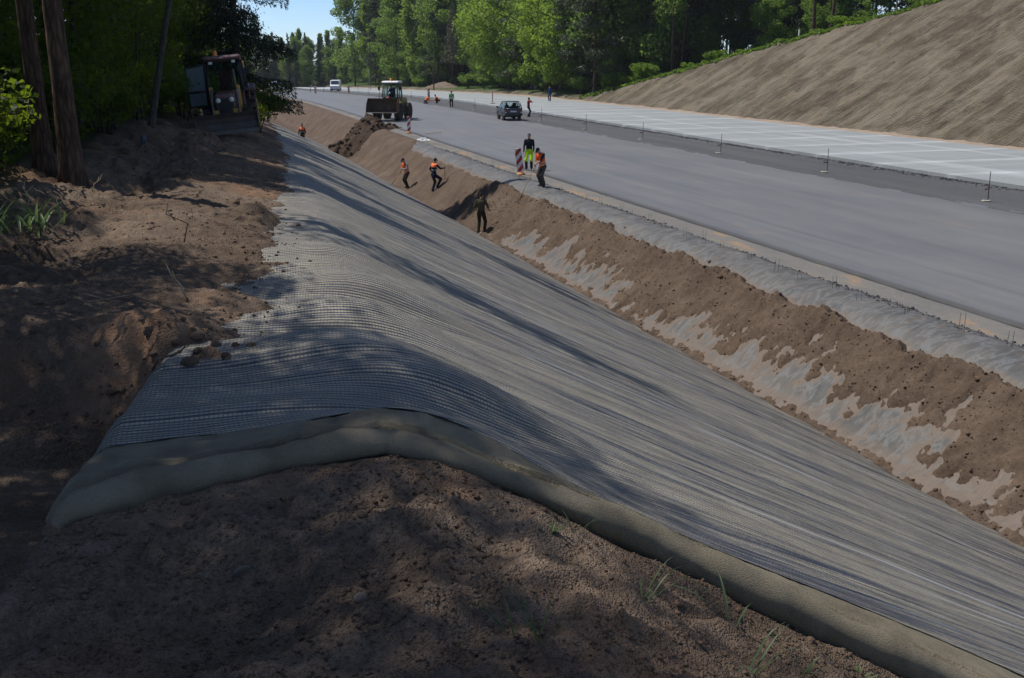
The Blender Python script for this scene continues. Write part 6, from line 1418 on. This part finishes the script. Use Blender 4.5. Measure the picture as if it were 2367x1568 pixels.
    # pale stone slabs in the foreground
    for u, v, l, s in ((560, 1330, 'brown flat stone chip sticking out of the shaded foreground soil', (.05, .012, .035)), (835, 1390, 'small pale pebble on the shaded foreground soil', (.04, .03, .02))):
        P = px(u, v, bank); V0, F0 = ico(2); V = V0 * (1 + .15 * fbm(V0[:, 0] * 2, V0[:, 1] * 3, 3, 515))[:, None] * np.array(s); o = link('stone', np_mesh('stone', V, F0, True), plain('pale stone', (.15, .12, .095), .85, 0, .2, 20, .3)); o.location = (P[0], P[1], P[2] + s[2] * .5); o.rotation_euler = (.5, .2, .6); tag(o, l, 'stone')
def blade(m, base, d, L, w, bend, n=7):
    """a bent grass leaf with a fold along its middle"""
    d = Vector(d).normalized(); s = d.cross(Vector((0, 0, 1))); s = s.normalized() if s.length > .01 else Vector((1, 0, 0)); p = Vector(base); ang = Vector(d); V = []
    h = Vector((d.x, d.y, 0)); h = h.normalized() if h.length > .01 else Vector((1, 0, 0))
    for i in range(n + 1):
        f = i / n; ww = w * (.35 + 1.3 * f * (1 - f) * 2) * (1 - f ** 3) + .0008; V += [p - s * ww, p + Vector((0, 0, -ww * .5)), p + s * ww]
        dirv = (d * (1 - f * bend) + h * f * bend * .9 + Vector((0, 0, -1)) * max(0, f - .45) * bend * 1.4).normalized(); p = p + dirv * L / n
    F = []
    for i in range(n): a = i * 3; F += [(a, a + 1, a + 4, a + 3), (a + 1, a + 2, a + 5, a + 4)]
    m._add([tuple(v) for v in V], F, True)
def build_plants():
    G = leaf_mat('grass leaf', (.06, .10, .03), (.11, .17, .055), .35, .45); GB = leaf_mat('young rye leaf', (.08, .13, .06), (.14, .20, .10), .35, .4); rng = np.random.default_rng(31)
    tufts = [(1490, 1385, .26, 6, .006, 'slim green grass tuft standing against the felt fold'), (1690, 1440, .36, 4, .011, 'broad leaved rye seedling with long bent leaf beside the felt fold'), (1335, 1245, .20, 3, .006, 'two forked grass leaves at the foot of the felt fold'), (1245, 1480, .26, 6, .004, 'thin grass tuft with reddish stalks on the shaded bank'), (1735, 1560, .30, 5, .009, 'rye seedling with blue green leaves low on the bank'), (1865, 1565, .16, 4, .010, 'short stiff grass tuft near the end of the felt fold'), (1270, 1235, .10, 9, .012, 'small leafy weed beside the felt fold'), (1180, 1470, .18, 4, .005, 'sparse yellow green grass blades on the shaded bank'), (1990, 1560, .07, 8, .010, 'tiny weed with round leaves below the felt fold'), (150, 1338, .12, 3, .004, 'single fallen grass blade on the shaded foreground soil')]
    for i, (u, v, L, n, w, l) in enumerate(tufts):
        P = px(u, v, lambda X, Y: soil_z(X, Y)); m = MB()
        for k in range(n):
            a = rng.uniform(0, 6.28); up_ = rng.uniform(.9, 2.6) if 'weed' not in l else rng.uniform(.3, .9)
            blade(m, (rng.normal() * .012, rng.normal() * .012, -.01), (math.cos(a), math.sin(a), up_), L * rng.uniform(.6, 1.15), w * .6, rng.uniform(.1, .7))
        o = m.build('grass_tuft', GB if i in (0, 1, 2, 4, 5) else G); o.location = P; tag(o, l, 'grass')
    for u, v, L, n, l in ((20, 530, .55, 60, 'bright weed clump at the outer edge of the bench'), (690, 665, .0, 0, '')):
        if not n: continue
        P = px(u, v, lambda X, Y: soil_z(X, Y)); m = MB()
        for k in range(n): a = rng.uniform(0, 6.28); blade(m, (rng.normal() * .25, rng.normal() * .3, 0), (math.cos(a), math.sin(a), rng.uniform(.6, 2)), L * rng.uniform(.5, 1), .016, rng.uniform(.2, .8))
        o = m.build('weed_clump', G); o.location = P; tag(o, l, 'weeds')
    # grass along the lip of the cutting and thin weeds on the cutting face
    n = 26000; Y = rng.uniform(62, 128, n); top = cut_top(Y); xt = 48.3 + 1.8 * (top - .12); X = xt + rng.normal(size=n) * 1.0 + 1.4; k = X > xt - .7; X, Y = X[k], Y[k]; Z = right_z(X, Y)
    V, F = leaf_quads(np.stack([X, Y, Z + .18], 1), .42, rng, .2, 2.2); tag(link('lip_grass', np_mesh('lip_grass', V, F), L_bush), 'bright grass fringe along the lip of the cutting', 'grass', None, 'stuff')
    n = 1500; Y = rng.uniform(40, 125, n); top = cut_top(Y); X = 49 + rng.random(n) * 1.8 * np.minimum(top, 11); Z = right_z(X, Y); V, F = leaf_quads(np.stack([X, Y, Z + .04], 1), .13, rng, .3, 1.6); tag(link('cutting_weeds', np_mesh('cutting_weeds', V, F), L_bush), 'sparse tiny weeds sprouting on the cutting face', 'weeds', None, 'stuff')
    n = 9000; Y = 10 + rng.random(n) ** 1.3 * 50; X = ridge_x(Y) - 5.2 - rng.random(n) ** 1.5 * 7; Z = soil_z(X, Y); V, F = leaf_quads(np.stack([X, Y, Z + .12], 1), .16, rng, .4, 1.8); tag(link('wood_undergrowth', np_mesh('wood_undergrowth', V, F), L_wood), 'low green undergrowth on the shady wood floor', 'undergrowth', None, 'stuff')
    # fibres along the felt fold
    n = 34000; X = -.6 + rng.random(n) ** 1.3 * 8.0; Y = nose(X) + rng.random(n) * .30; prof = .175 * (.62 + .45 * sstep(1.2, 2.4, X)) * np.sin(np.clip((Y - nose(X)) / .30, 0, 1) * 2.6 + .35)
    P = np.stack([X, Y, smooth_left(X, Y) + trench(X, Y) * .85 + prof], 1)
    V, F = leaf_quads(P, .026, rng, .5, 16); fz = link('felt_fuzz', np_mesh('felt_fuzz', V, F), M_felt, bpy.data.objects['erosion_mat']); fz.location = -Vector(bpy.data.objects['erosion_mat'].location); fz['kind'] = 'stuff'
def build_haze():
    t = NT('thin haze'); v = t.n('VolumePrincipled'); v.inputs['Color'].default_value = (.80, .88, 1, 1); v.inputs['Density'].default_value = .00013; v.inputs['Anisotropy'].default_value = .2
    t.l(v.outputs[0], t.out.inputs['Volume'])
    o = MB().box((0, 0, 0), (900 * 2 + 60, 3300, 60)).build('haze', t.m); o.location = (0, 1570, 17); tag(o, 'thin bluish haze over the far wood', 'haze', None, 'stuff')
build_boards(); build_stakes(); build_staples(); build_clods(); build_heap(); build_litter(); build_plants(); build_haze()
